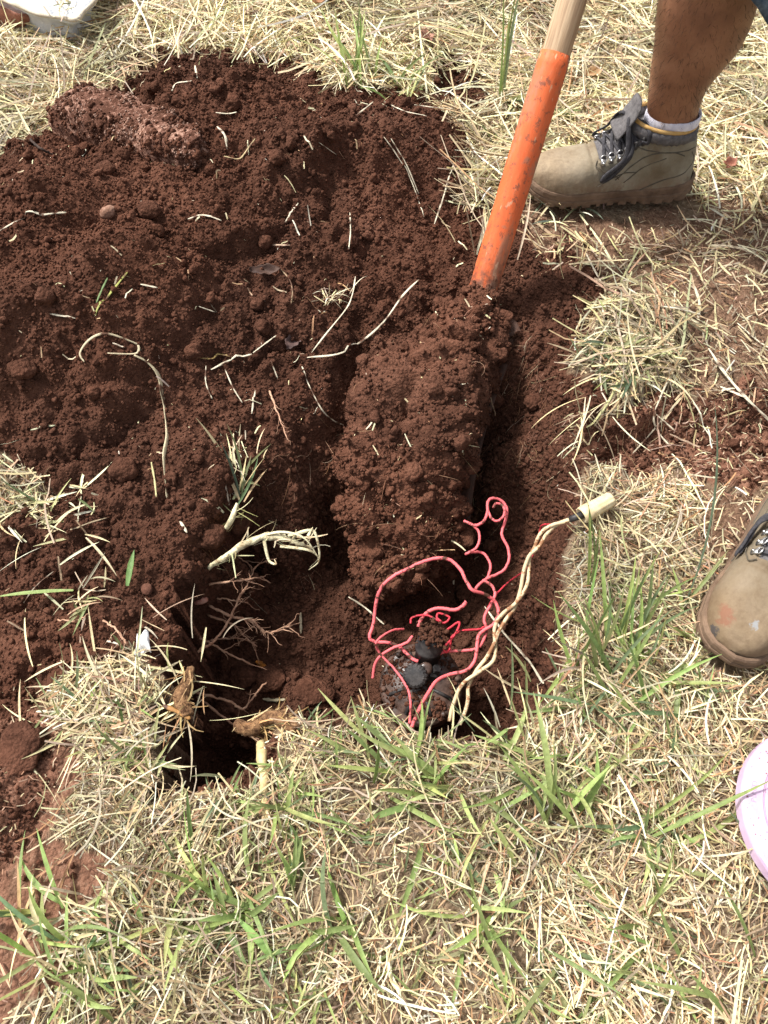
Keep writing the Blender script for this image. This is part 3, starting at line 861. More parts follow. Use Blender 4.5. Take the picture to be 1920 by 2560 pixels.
stem([z3(612, 135), z3(685, 150)], 7, 'short blunt white stem on the upper left slope', WHITE)
stem([z3(658, 900), z3(672, 975), z3(680, 1050)], 6, 'pale stem standing left of the long twisted one', YEL)
stem([z1(-20, 1025), z1(100, 962), z1(200, 940), z1(292, 932)], 6, 'long pale straw entering at the left edge of the soil', WHITE)
stem([z1(815, 960), z1(880, 942), z1(960, 966)], 7, 'bent white straw on top of the soil heap', WHITE)
stem([z1(1232, 975), z1(1290, 890)], 6, 'slanted white straw on the right of the soil heap', WHITE)
stem([z1(1512, 930), z1(1515, 1010), z1(1507, 1088)], 4, 'thin upright straw at the right shoulder of the heap', WHITE)
stem([z1(1165, 1070), z1(1255, 1072)], 7, 'level pale splinter at the foot of the heap', (.50, .36, .26))
stem([z1(1540, 512), z1(1612, 452)], 6, 'short white straw near the green grass on the heap', WHITE)
stem([z1(935, 500), z1(985, 505), z1(1025, 498)], 6, 'small curved white root piece high on the heap', WHITE)
stem([z1(745, 405), z1(765, 375), z1(830, 362)], 4, 'kinked white rootlet near the top of the heap', WHITE)
stem([z1(845, 295), z1(855, 350)], 6, 'stubby white root end at the top of the heap', WHITE)
stem([z1(945, 582), z1(978, 620), z1(990, 680)], 7, 'white arched stem over the small hollow in the heap', WHITE, lift=.015)
stem([z1(1105, 612), z1(1070, 660), z1(1035, 700), z1(970, 688)], 6, 'tan stem lying along the small hollow in the heap', (.46, .36, .2))
stem([z1(1380, 630), z1(1455, 682)], 5, 'straight straw slanting down on the right of the heap', WHITE)
stem([z2(0, 605), z2(60, 690), z2(120, 800), z2(172, 950)], 4, 'long thin straw curving down left of the shovel handle', WHITE)
stem([z2(30, 612), z2(95, 720), z2(150, 850)], 4, 'second thin straw running close beside the curved one', WHITE)
stem([z2(217, 980), z2(260, 850), z2(300, 720)], 5, 'straight white straw standing aslant left of the handle', WHITE)
stem([z2(0, 452), z2(90, 490), z2(185, 515)], 5, 'pale straw trailing below the low grass tuft', WHITE)
stem([z2(130, 465), z2(250, 480), z2(370, 475), z2(420, 440)], 5, 'thin wavy straw at the upper right of the heap', WHITE)
stem([z4(1390, 420), z4(1470, 540), z4(1560, 640), z4(1680, 760)], 10, 'long thick straw slanting to the right edge beside the grass clump', WHITE, lift=.012)
stem([z4(1440, 585), z4(1550, 632)], 9, 'short straw joining the long thick one at the right', WHITE, lift=.012)
stem([z4(1225, 540), z4(1180, 640), z4(1155, 720), z4(1180, 790), z4(1240, 855)], 5, 'thin curved stalk hanging below the right grass clump', WHITE, lift=.012)
stem([z4(1065, 872), z4(1130, 800), z4(1250, 660)], 5, 'straight grey stalk leaning under the right grass clump', (.48, .42, .32), lift=.012)
stem([z4(1172, 695), z4(1255, 768)], 6, 'short pale stick below the right grass clump', WHITE)
stem([z4(695, 985), z4(745, 950), z4(795, 895)], 3, 'fine rootlet on the right wall of the hole', (.48, .38, .26))
stem([z4(1160, 275), z4(1250, 285), z4(1340, 310)], 7, 'flat bleached blade lying over the right grass clump', WHITE, f=HS, lift=.03)
stem([z4(1325, 170), z4(1345, 240), z4(1340, 305)], 9, 'thick pale stem standing behind the right grass clump', WHITE, lift=.02)
stem([z4(870, 0), z4(900, 60), z4(935, 125)], 6, 'pale straw on the path right of the shovel', WHITE)
stem([z4(1660, 410), z4(1600, 370), z4(1520, 300)], 5, 'curved straw on the red earth at the right edge', WHITE)
stem([z5(290, 102), z5(380, 60), z5(482, 30)], 5, 'thin tan straw lying left of the hole', (.52, .42, .28))
stem([z5(110, 400), z5(160, 330), z5(238, 265)], 4, 'grey bowed straw above the green leaf blade', (.42, .36, .28))
stem([z5(782, 48), z5(812, 98)], 9, 'short thick white root piece left of the hole', WHITE)
stem([z5(1300, 440), z5(1302, 530)], 9, 'short upright white stick on the floor of the hole', (.5, .43, .3))
stem([z5(1138, 812), z5(1180, 818), z5(1232, 815)], 10, 'pale flat root piece on the floor near the front rim', (.48, .43, .3))
stem([z5(165, 868), z5(235, 868), z5(285, 872)], 8, 'white tapered stem at the left edge of the straw clump', WHITE)
stem([z5(720, 855), z5(780, 880), z5(838, 912)], 14, 'orange-brown split stem at the left rim of the hole', (.44, .23, .08), lift=.02, f=HS)
stem([z6(420, 460), z6(500, 570), z6(600, 690), z6(660, 790)], 8, 'pale straw leaning over the cream wires', WHITE, lift=.05)
stem([z6(265, 75), z6(312, 45)], 6, 'small white straw left of the red loop', WHITE)
stem([z6(100, 130), z6(115, 200), z6(135, 265)], 4, 'thin straw on the soil inside the big red loop', WHITE)
stem([z6(165, 305), z6(190, 275), z6(290, 278), z6(300, 320)], 6, 'bent white root piece inside the big red loop', WHITE)
stem([z5(1510, 415), z5(1580, 460), z5(1659, 530)], 6, 'forked straw lying across the big red loop on its left', WHITE, lift=.045)
stem([z4(58, 772), z4(120, 800), z4(195, 858)], 9, 'tan straw lying on the soil loaded on the shovel', (.52, .36, .22), lift=.075)

# the green leaf blade on the left soil and a few loose leaves
V, F, C = blades(np.array([[0, 0, 0.0]]), np.array([R(186)]), np.array([.105]), np.array([.0085]), np.array([.14]), np.array([.25]), [(.36, .46, .20)], None, 10, .01)
o = link('cut_grass', mesh_np('cut_grass', V, F, C, True, [M_GREEN])); o.location = hit(*z5(330, 356), .012)
tag(o, 'single broad pale green grass blade lying on the left soil', 'grass blade')
V, F, C = blades(np.array([[0, 0, 0.0]]), np.array([R(86)]), np.array([.05]), np.array([.008]), np.array([.3]), np.array([.2]), [(.22, .40, .12)], None, 10, .01)
o = link('cut_grass', mesh_np('cut_grass', V, F, C, True, [M_GREEN])); o.location = hit(*z5(558, 330), .008)
tag(o, 'tiny bright green leaf on the soil left of the roots', 'grass blade')

# ------------------------------------------------------------------ roots that stick out of the left wall
def root(pts, w0, w1, label, lifts=(.0, .05), branches=0, mat=M_ROOT, seed=0, group='roots sticking out of the left wall of the hole'):
    rs = np.random.default_rng(seed)
    a = hit(*pts[0], .004); P = [a]
    n = len(pts)
    for k in range(1, n):
        h = hit(*pts[k])
        z = max(h[2] + .012, min(a[2] + (h[2] + .03 - a[2]) * (k / (n - 1)) * .55, a[2] + .01))
        P.append(at(pts[k][0], pts[k][1], z))
    P = catmull(np.array(P), 8)
    P[1:-1] += rs.normal(0, .0006, (len(P) - 2, 3))
    k = np.linspace(0, 1, len(P))
    parts = [tube(P, 1.15 * (w0 * (1 - k) + w1 * k) * (1 + .18 * rs.normal(size=len(P))), 7)]
    for b in range(branches):
        i = rs.integers(len(P) // 4, len(P) - 2)
        d = P[min(i + 2, len(P) - 1)] - P[i]; d = d / (np.linalg.norm(d) + 1e-9)
        d = d + rs.normal(0, .7, 3); d /= np.linalg.norm(d)
        L = rs.uniform(.008, .035)
        q = [P[i] + d * L * s + rs.normal(0, .0012, 3) * s for s in np.linspace(0, 1, 6)]
        parts.append(tube(catmull(np.array(q), 4), np.linspace(w1 * .8, w1 * .25, 21), 5))
    V, F, _ = join([(p[0], p[1]) for p in parts])
    o = P[0]
    ob = link('root', mesh_np('root', V - o, F, None, True, [mat])); ob.location = o
    return tag(ob, label, 'root', group)


root([z5(905, 318), z5(1000, 300), z5(1090, 288), z5(1145, 278)], .0016, .0009, 'uppermost level brown root below the bleached stalk', branches=10, seed=1)
root([z5(855, 610), z5(930, 553), z5(1000, 450), z5(1032, 370), z5(1070, 312), z5(1108, 232), z5(1195, 200)], .0019, .0008, 'longest brown root climbing steeply across the others', branches=14, seed=2)
root([z5(900, 448), z5(1010, 490), z5(1060, 540), z5(1110, 582)], .0017, .0008, 'brown root sloping down to the right with frayed tip', branches=12, seed=3)
root([z5(905, 408), z5(1000, 450), z5(1090, 470), z5(1130, 510), z5(1180, 520), z5(1265, 488)], .0018, .0012, 'brown root with bushy side rootlets ending in an upturned tip', branches=26, seed=4)
root([z5(862, 545), z5(930, 578), z5(1000, 618), z5(1095, 665)], .0018, .0012, 'smooth bare root pointing down right into the hole', branches=3, seed=5)
root([z5(830, 782), z5(930, 802), z5(1000, 822), z5(1050, 850), z5(1100, 792), z5(1152, 735)], .0019, .0012, 'lower root bent upward like a tick mark', branches=4, seed=6)
root([z5(850, 800), z5(960, 880), z5(1050, 950), z5(1120, 985)], .0018, .0011, 'lowest root slanting down past the root crown', branches=4, seed=7)
root([z5(940, 375), z5(1000, 380), z5(1072, 390)], .0012, .0008, 'short level root beside the pink bulb', branches=5, seed=8)
root([z5(870, 575), z5(950, 548), z5(1050, 548), z5(1105, 575)], .0015, .0009, 'root with knotted end just above the smooth bare one', branches=10, seed=9)
root([z5(1050, 130), z5(1030, 190), z5(1085, 240), z5(1060, 330)], .0012, .0006, 'thin root dropping behind the bleached stalk', branches=6, seed=10)
root([z3(1165, 590), z3(1190, 650), z3(1215, 720), z3(1242, 795)], .0014, .0006, 'red-orange branching rootlet on the dark slope above the hole', branches=10, seed=11, group=None)
root([z5(450, 475), z5(505, 510), z5(545, 570)], .0014, .0008, 'loose reddish root on the soil left of the white scrap', branches=3, seed=12, group=None)
root([z5(255, 470), z5(330, 470), z5(380, 440)], .0010, .0006, 'thin curled reddish root on the left soil', branches=2, seed=13, group=None)
root([z1(128, 470), z1(135, 520), z1(125, 580), z1(160, 630), z1(225, 665)], .0028, .0014, 'dark crooked twig at the left edge of the straw', branches=2, mat=two_tone('dark_twig', (.02, .012, .009), (.06, .035, .025), 60, .9, 200, .001), seed=14, group=None)['category'] = 'twig'
root([z4(425, 350), z4(435, 440), z4(465, 500), z4(460, 600), z4(480, 690)], .0014, .0007, 'thin dangling root at the right side of the shovel load', branches=5, seed=15, mat=M_ROOTP, group=None)


# ------------------------------------------------------------------ bigger plant pieces at the left rim
def cane(pts_z, rads, label, mat, name='root_stump', cat='root stump', fib=0, fcol=None, ring=0):
    P = catmull(np.array([at(x, y, z) if z is not None else hit(x, y, .008) for x, y, z in pts_z]), 8)
    r = np.interp(np.linspace(0, 1, len(P)), np.linspace(0, 1, len(rads)), rads)
    if ring: r = r * (1 + .10 * np.sign(np.sin(np.linspace(0, ring * 6.28, len(P)))))
    V, F = tube(P, r, 12)
    nrm = fbm3(V, .012, 3, 5)[:, None]
    V = V + nrm * .0035 + (np.sin(V[:, [0]] * 900 + V[:, [1]] * 700) * .0006 if fib > 20 else 0)
    o = P[0].copy()
    e = empty(name, o); tag(e, label, cat)
    link('stalk', mesh_np('stalk', V - o, F, None, True, [mat]), e)
    if fib:
        i = RNG.integers(0, len(P), fib); pts = P[i] + RNG.normal(0, .005, (fib, 3)) - o
        d = P[-1] - P[0]
        s = ribbons(pts, np.arctan2(d[1], d[0]) + RNG.normal(0, .7, fib), RNG.uniform(.012, .05, fib), RNG.uniform(.001, .0026, fib), RNG.normal(.15, .4, fib), RNG.normal(.2, .4, fib),
                    RNG.normal(0, .8, fib), pick_cols(fcol, fib), 4, .4, RNG.normal(0, .6, fib))
        link('fibres', mesh_np('fibres', s[0], s[1], s[2], False, [M_STRAW]), e)
    return e


M_STUMP = two_tone('rhizome', (.09, .04, .018), (.34, .19, .09), 150, .9, 320, .004)
M_CANE = two_tone('pale_cane', (.38, .27, .12), (.62, .50, .26), 70, .6, 150, .0008)
M_BLEACH = two_tone('bleached_stalk', (.30, .21, .11), (.70, .63, .40), 75, .75, 200, .0025, .34, .52)
cane([(475, 1670, .012), (466, 1710, .012), (455, 1745, .014), (470, 1790, .012)], [.004, .008, .011, .007], 'brown fibrous root stump at the left rim of the hole', M_STUMP, fib=30, fcol=[(.34, .19, .09), (.46, .31, .15)])
cane([(590, 1815, -.03), (635, 1822, -.02), (660, 1795, -.01), (700, 1795, .004), (740, 1830, .012)], [.008, .010, .008, .009, .007], 'bent brown root crown with frayed straw at the near rim', M_STUMP, fib=70, fcol=[(.50, .33, .15), (.62, .48, .26), (.34, .2, .09)])
cane([(650, 1862, -.01), (660, 1930, .010), (662, 2000, .012), (668, 2050, .012)], [.0062, .0056, .005, .0045], 'upright pale yellow cane stub with joints at the near rim', M_CANE, name='cane_stub', cat='cane stub', ring=3, fib=14, fcol=[(.58, .46, .22), (.62, .55, .32)])
b = cane([(520, 1428, None), (560, 1395, -.02), (610, 1362, -.015), (670, 1340, -.01), (730, 1352, -.015), (780, 1372, -.03)], [.003, .0042, .005, .0052, .0042, .002], 'thick bleached grass stalk sticking out of the left wall', M_BLEACH, name='bleached_stalk', cat='stalk', fib=34, fcol=[(.62, .55, .33), (.54, .42, .24), (.68, .62, .42)])
b2 = cane([(560, 1340, None), (578, 1300, .01), (592, 1262, .012)], [.0036, .0042, .003], 'short yellow-green stalk leaning above the bleached one', M_BLEACH, name='bleached_stalk', cat='stalk', fib=8, fcol=[(.5, .48, .2), (.62, .56, .32)])
# drooping leaves of the bleached stalk
dro = []
for pts in ([(720, 1340, -.01), (775, 1325, .0), (792, 1345, -.005), (798, 1400, -.03), (772, 1425, -.04)], [(700, 1365, -.012), (770, 1375, -.02), (795, 1395, -.04), (775, 1418, -.05)], [(660, 1350, -.012), (672, 1400, -.03), (690, 1410, -.03), (686, 1398, -.03)],
            [(770, 1340, -.0), (782, 1318, .004)], [(640, 1345, -.012), (700, 1330, .0), (760, 1345, -.002), (800, 1400, -.03)]):
    P = catmull(np.array([at(*p) for p in pts]), 8)
    dro.append((*tube(P, np.interp(np.linspace(0, 1, len(P)), [0, .5, 1], [.0026, .0019, .0006]), 6, .35), None))
V, F, _ = join([(p[0], p[1]) for p in dro]); o = np.array(b.location)
link('leaf', mesh_np('leaf', V - o, F, None, True, [M_BLEACH]), b)

# pink bulb, paper scrap, orange grub-like piece
o_ = hit(*z5(875, 390), .006)
V, F = lathe([(.0001, -.012), (.002, -.011), (.0042, -.006), (.0055, 0), (.0056, .005), (.004, .009), (.0001, .0095)], 16, (.9, .35, .2))
V = V + fbm3(V, .006, 2, 3)[:, None] * .002
ob = link('bulb', mesh_np('bulb', V, F, None, True, [two_tone('pink_skin', (.36, .10, .075), (.60, .36, .26), 120, .5)])); ob.location = o_
tag(ob, 'small pink bulb with pale tip at the left wall among the roots', 'bulb')
u = np.linspace(-1, 1, 15); UX, UY = np.meshgrid(u, u, indexing='ij')
V = np.stack([UX * .0085 * (1 - .15 * UY), UY * .0135 + .003 * np.sin(UX * 3), .006 * np.sin(UX * 2.2 + UY) + .004 * np.cos(UY * 4 + UX * 2)], -1).reshape(-1, 3)
qi = (np.arange(14)[:, None] * 15 + np.arange(14)[None]).ravel(); Fq = np.stack([qi, qi + 15, qi + 16, qi + 1], -1)
ob = link('paper_scrap', mesh_np('paper_scrap', V, Fq, None, True, [two_tone('white_paper', (.55, .55, .56), (.82, .82, .83), 120, .8, 200, .001)])); ob.location = hit(*z5(632, 585), .016); ob.rotation_euler = (.35, .2, .15)
sm = ob.modifiers.new('thick', 'SOLIDIFY'); sm.thickness = .0006
tag(ob, 'crumpled white paper scrap lying left of the hole', 'paper scrap')
V, F = tube(catmull(hits([z5(1108, 650), z5(1128, 662), z5(1156, 682)], .006), 8), np.r_[np.linspace(.002, .0048, 8), np.linspace(.0048, .003, 9)] * (1 + .12 * np.sin(np.arange(17) * 2.4)), 10)
o_ = V.mean(0); ob = link('grub', mesh_np('grub', V - o_, F, None, True, [two_tone('orange_grub', (.10, .045, .015), (.62, .22, .035), 110, .5)])); ob.location = o_
tag(ob, 'orange-brown ringed grub on the soil inside the hole', 'grub')

# ------------------------------------------------------------------ clods, slab and pebble on the heap
def clod(px, py, r, label, sq=(1, 1, .75), lump=.4, mat=M_CRUMB, name='soil_clod', cat='soil clod', seed=0, sub=4, lift=.3, f=HF, extra=0):
    V, F = ico(sub)
    d = 1 + lump * fbm3(V + seed * 7.7, .8, 4, seed) + .10 * fbm3(V + seed, .16, 2, 77)
    V = V * d[:, None] * r * np.array(sq)
    ob = link(name, mesh_np(name, V, [F], None, True, [mat])); ob.location = hit(px, py, 0, f) + np.array([0, 0, r * lift])
    ob.rotation_euler = (0, 0, seed * 1.3)
    return tag(ob, label, cat)


clod(265, 432, .017, 'round dark clod on the left of the soil heap above the pebble', seed=1)
clod(375, 532, .016, 'dark lumpy clod right of the pale pebble', seed=2)
clod(340, 156, .016, 'small dark clod on the straw at the top of the heap', seed=3, f=HS)
clod(60, 237, .011, 'lone dark crumb resting on the straw far left', seed=4, f=HS)
clod(152, 247, .011, 'second lone dark crumb on the straw beside the slab', seed=5, f=HS)
clod(1225, 1035, .018, 'pale brown clod perched at the right edge of the shovel load', seed=6, sq=(.8, 1, 1), lift=2.2)
clod(1160, 1490, .016, 'loose clod caught under the red wire inside the big loop', seed=7, lift=.8)
clod(525, 1345, .022, 'reddish clod at the left rim above the bleached stalk', seed=8)
clod(600, 1310, .019, 'dark clod half hanging into the hole at its left rim', seed=9)
clod(680, 1700, .024, 'rounded clod on the hole floor near the grub', seed=10)
clod(610, 1700, .022, 'grey-brown clod in the shade below the roots', seed=11)
clod(780, 1740, .034, 'broad flat clod on the hole floor at the front rim', seed=12, sq=(1, .8, .5))
clod(690, 400, .014, 'small clod in the middle of the soil heap', seed=13)
clod(870, 610, .015, 'rough clod on the right shoulder of the heap', seed=14)
clod(60, 930, .018, 'broken clod low on the left side of the heap', seed=15)
clod(310, 1180, .020, 'reddish clod below the long twisted stem', seed=16)
clod(1330, 1010, .015, 'small clod on the right wall of the hole', seed=17)
clod(1480, 1130, .017, 'clod lying in the trench at the right', seed=18)
clod(60, 1870, .028, 'broad scuffed clod at the lower left soil edge', seed=19, sq=(1, 1.1, .4))
clod(272, 536, .0135, 'pale reddish pebble on the left of the soil heap', sq=(1, .7, .7), lump=.15, mat=two_tone('pebble', (.16, .075, .045), (.34, .20, .14), 90, .9, 160, .001), name='pebble', cat='pebble', seed=20)
clod(368, 1475, .010, 'smooth reddish pebble on the left soil near the green leaf', sq=(1, .8, .6), lump=.15, mat=two_tone('pebble_red', (.08, .03, .018), (.15, .065, .04), 90, .9, 160, .001), name='pebble', cat='pebble', seed=21)

# soil-caked slab lying on the heap
M_SLAB, t, bs = nodes_mat('speckled_slab')
co = t.nodes.new('ShaderNodeTexCoord').outputs['Object']
n1 = tex_noise(t, 170, 5, .75, co); n2 = tex_noise(t, 16, 5, .65, co)
sx_ = t.nodes.new('ShaderNodeMath'); sx_.operation = 'MULTIPLY'; t.links.new(n1.outputs[0], sx_.inputs[0]); t.links.new(n2.outputs[0], sx_.inputs[1])
rr = ramp(t, sx_.outputs[0], [(.225, SOIL_B), (.27, (.17, .080, .055)), (.34, (.40, .24, .175))])
t.links.new(rr.outputs[0], bs.inputs['Base Color']); bs.inputs['Roughness'].default_value = 1; bs.inputs['Specular IOR Level'].default_value = .1
bump(t, bs, n1.outputs[0], .004)
e1_, e2_ = hit(190, 335, .012), hit(510, 415, .004)
ctr = (e1_ + e2_) / 2
ax = e2_ - e1_; half = np.linalg.norm(ax) * .5; axn = ax / (2 * half)
nu_, nv_ = 190, 110
uu = np.linspace(-1, 1, nu_); aa = np.linspace(0, 2 * np.pi, nv_, endpoint=False)
side_ = np.cross(np.array([0, 0, 1.0]), axn); side_ /= np.linalg.norm(side_); upv = np.cross(axn, side_)
Vs = []
for u_ in uu:
    e_ = max(0, 1 - abs(u_) ** 10) ** .5
    wy = .050 * e_ * (1 - .22 * u_); wz = .048 * e_ * (1 - .42 * u_)
    ca, sa_ = np.cos(aa), np.sin(aa)
    q = np.sign(ca) * np.abs(ca) ** .6, np.sign(sa_) * np.abs(sa_) ** .6
    Vs.append(axn * u_ * half + side_ * (q[0] * wy)[:, None] + upv * (q[1] * wz)[:, None])
V = np.concatenate(Vs); V = V * (1 + .30 * fbm3(V, .05, 4, 4) + .9 * (grains(V[:, 0] + V[:, 1] * .4, V[:, 2] + V[:, 1] * .8, .010, 501, .8) + grains(V[:, 0] - V[:, 1] * .6, V[:, 2] + V[:, 1] * .5, .018, 511, .5)) / .05 * .12)[:, None]
i_ = np.arange(nu_ - 1)[:, None] * nv_; j_ = np.arange(nv_)[None]; F = np.stack([i_ + j_, i_ + (j_ + 1) % nv_, i_ + nv_ + (j_ + 1) % nv_, i_ + nv_ + j_], -1).reshape(-1, 4)
slab = empty('soil_slab', tuple(ctr + np.array([0, .012, .010]))); tag(slab, 'long block of soil-caked turf with pale pink specks lying on the heap', 'soil block')
link('block', mesh_np('block', V, F, None, True, [M_SLAB]), slab)
top_ = np.where(V[:, 2] > -.03)[0]
pk = RNG.choice(top_, 2000); pk2 = RNG.choice(np.where(V[:, 2] > .0)[0], 2600)
pk2 = pk2[fbm(V[pk2, 0], V[pk2, 1], .03, 2, 71) > -.05]
Vc, Fc, _ = crumbs(V[pk] + RNG.normal(0, .0012, (len(pk), 3)), .0014 + .0042 * RNG.random(len(pk)) ** 2.4, 2, None, .5)
tag(link('crumbs', mesh_np('crumbs', Vc, Fc, None, True, [M_CRUMB]), slab), None, None, None, 'stuff')
Vc, Fc, _ = crumbs(V[pk2] + RNG.normal(0, .0012, (len(pk2), 3)) + np.array([0, 0, .0015]), .0008 + .0015 * RNG.random(len(pk2)) ** 2, 1, None, .4)
tag(link('pale_specks', mesh_np('pale_specks', Vc, Fc, None, True, [two_tone('pale_speck', (.24, .13, .09), (.44, .29, .22), 120, .9)]), slab), None, None, None, 'stuff')

# ------------------------------------------------------------------ dry leaves
def leaf(px, py, L, W, rot, label, c1, c2, curl=.5, tilt=(0, 0), lift=.02, f=HS):
    nu, nv = 26, 13
    U, Vv = np.meshgrid(np.linspace(0, 1, nu), np.linspace(-1, 1, nv), indexing='ij')
    prof = np.sin(np.pi * np.clip(U, .01, .99)) ** .7 * (1 - .25 * U)
    x = (U - .5) * L; y = Vv * prof * W * .5 * (1 + .12 * np.sin(U * 23))
    z = curl * W * (Vv ** 2) * .4 + .12 * W * np.sin(U * 9 + Vv * 2) + .25 * L * (U - .5) ** 2
    V = np.stack([x, y, z], -1).reshape(-1, 3)
    q = (np.arange(nu - 1)[:, None] * nv + np.arange(nv - 1)[None]).ravel(); F = np.stack([q, q + nv, q + nv + 1, q + 1], -1)
    e = link('dry_leaf', mesh_np('dry_leaf', V, F, None, True, [two_tone('dry_leaf', c1, c2, 45, .7, 120, .001)]))
    e.location = hit(px, py, lift, f); e.rotation_euler = (tilt[0], tilt[1], R(rot))
    s = e.modifiers.new('thick', 'SOLIDIFY'); s.thickness = .0005
    return tag(e, label, 'leaf')


leaf(50, 82, .17, .085, 185, 'curled reddish-brown dry leaf under the white sack at the left edge', (.16, .055, .035), (.36, .16, .11), .7, (.5, 0), .02)
leaf(290, 20, .16, .055, 20, 'tan dry leaf propped against the right end of the white sack', (.28, .15, .08), (.50, .32, .19), .9, (.3, -.2), .035)
leaf(205, 62, .08, .045, 15, 'brown dry leaf in the shade below the white sack', (.13, .06, .035), (.26, .14, .08), .5, (.2, 0), .012)
leaf(810, 25, .09, .07, 60, 'orange-brown dry leaf in the straw at the top edge', (.32, .15, .07), (.50, .28, .15), .4, (.2, .1), .028)
leaf(1065, 128, .06, .03, 100, 'small pinkish dry leaf left of the green stem at the top', (.26, .12, .08), (.42, .23, .16), .4, (.1, .1), .03)
leaf(1470, 222, .05, .028, 30, 'small tan dry leaf between the shovel handle and the shin', (.36, .20, .09), (.50, .33, .18), .4, (.2, .1), .032)
leaf(1810, 445, .04, .025, 50, 'small red-brown leaf behind the heel of the far boot', (.20, .07, .045), (.34, .14, .09), .4, (.1, .1), .03)
leaf(735, 865, .045, .024, 65, 'dark grey-brown leaf fragment on the slope above the hole', (.06, .035, .03), (.13, .08, .07), .4, (.3, .1), .012, HF)
leaf(665, 690, .05, .02, 10, 'dark brown leaf strip on the middle of the slope', (.04, .02, .015), (.09, .05, .035), .4, (.3, .1), .012, HF)

# ------------------------------------------------------------------ white sack, upper left
M_SACK = two_tone('white_sack', (.44, .46, .50), (.66, .68, .71), 22, .6, 60, .004, .3, .6)
M_HEM = two_tone('sack_hem', (.40, .33, .24), (.62, .56, .46), 40, .8)
outl = np.array([at(x, y, .068)[:2] for x, y in [(-140, -25), (-40, -8), (0, 6), (55, 25), (105, 40), (150, 46), (188, 53), (212, 38), (238, 24), (252, 4), (248, -30), (190, -80), (60, -105), (-100, -100), (-180, -60)]])
so = outl.mean(0); outl = outl - so
oc = catmull(np.vstack([outl, outl[:1]]), 8)[:-1]; nu = len(oc)
rows = []
prof = [(.0, .066), (.25, .070), (.5, .074), (.75, .074), (.92, .071), (.985, .068), (1.0, .062), (.975, .056), (.88, .048), (.80, .030), (.78, -.005)]
for r_, z_ in prof:
    rows.append(np.c_[oc * r_, np.full(nu, z_)])
V = np.concatenate(rows)
V[:, 2] += (.022 * fbm3(np.c_[V[:, :2], V[:, 2] * 0], .16, 2, 6) + .0025 * fbm3(V, .04, 2, 8)) * (V[:, 2] > .03)
V[:, :2] *= (1 + .06 * fbm3(V, .05, 3, 19) * (V[:, 2] < .05))[:, None]
dent = at(160, 22, .07)[:2] - so
V[:, 2] -= .030 * np.exp(-((V[:, 0] - dent[0]) / .026) ** 2 - ((V[:, 1] - dent[1]) / .07) ** 2) * (V[:, 2] > .066)
i_ = np.arange(len(prof) - 1)[:, None] * nu; j_ = np.arange(nu)[None]; F = np.stack([i_ + j_, i_ + nu + j_, i_ + nu + (j_ + 1) % nu, i_ + (j_ + 1) % nu], -1).reshape(-1, 4)
sack = empty('white_sack', (so[0], so[1], .008)); tag(sack, 'dirty white sack lying flat on the straw in the upper left corner', 'sack')
link('cloth', mesh_np('cloth', V, F[:, ::-1], None, True, [M_SACK]), sack)
hem = V[5 * nu:6 * nu] * 1.0; hem[:, 2] -= .003
Vh, Fh = tube(np.vstack([hem, hem[:1]]) * np.array([1.006, 1.006, 1]), .0042, 8, 1, False)
link('hem', mesh_np('hem', Vh, Fh, None, True, [M_HEM]), sack)
n = 26
s_ = ribbons(np.c_[RNG.normal(dent[0], .014, n), RNG.normal(dent[1], .03, n), np.full(n, .068)], RNG.normal(1.5, .6, n), RNG.uniform(.03, .09, n), RNG.uniform(.002, .004, n), RNG.normal(.15, .2, n), .3, RNG.normal(0, .5, n), pick_cols(STRAW, n, W_TOP), 4, .6)
ob = link('straw_wisp', mesh_np('straw_wisp', s_[0], s_[1], s_[2], False, [M_STRAW])); ob.location = sack.location
tag(ob, 'wisp of straw lying in a dent of the white sack', 'straw')

# ------------------------------------------------------------------ shovel
BASE = np.array([.167, .959, .05]); HTOP = np.array([.269, 1.184, .364])
hd = (HTOP - BASE) / np.linalg.norm(HTOP - BASE)
M_ORANGE, t, bs = nodes_mat('worn_orange_paint')
co = t.nodes.new('ShaderNodeTexCoord').outputs['Object']
mq = t.nodes.new('ShaderNodeMapping'); t.links.new(co, mq.inputs[0])
mq.inputs['Rotation'].default_value = tuple(Vector(hd).rotation_difference(Vector((0, 0, 1))).to_euler())
mq2 = t.nodes.new('ShaderNodeMapping'); t.links.new(mq.outputs[0], mq2.inputs[0]); mq2.inputs['Scale'].default_value = (1, 1, .28)
n1 = tex_noise(t, 26, 8, .7, mq2.outputs[0]); n2 = tex_noise(t, 85, 5, .72, co); n3 = tex_noise(t, 120, 4, .6, mq2.outputs[0])
c0 = ramp(t, n1.outputs[0], [(.3, (.60, .105, .028)), (.5, (.68, .135, .04)), (.7, (.70, .23, .11))])
f1 = ramp(t, n1.outputs[0], [(.52, (0, 0, 0)), (.60, (.75, .75, .75))])
f2 = ramp(t, n2.outputs[0], [(.55, (0, 0, 0)), (.63, (.85, .85, .85))])
f3 = ramp(t, n3.outputs[0], [(.63, (0, 0, 0)), (.67, (.8, .8, .8))])
n4 = tex_noise(t, 12, 4, .6, co); f4 = ramp(t, n4.outputs[0], [(.55, (0, 0, 0)), (.62, (.85, .85, .85))])
c1 = mixc(t, f1.outputs[0], c0.outputs[0], (.33, .14, .08))
c1 = mixc(t, f4.outputs[0], c1, (.27, .17, .115))
c1 = mixc(t, f2.outputs[0], c1, (.20, .07, .04))
c2 = mixc(t, f3.outputs[0], c1, (.60, .36, .22))
sz_ = t.nodes.new('ShaderNodeSeparateXYZ'); t.links.new(co, sz_.inputs[0])
lowr = t.nodes.new('ShaderNodeMapRange'); lowr.inputs[1].default_value = .055; lowr.inputs[2].default_value = -.01; t.links.new(sz_.outputs[2], lowr.inputs[0])
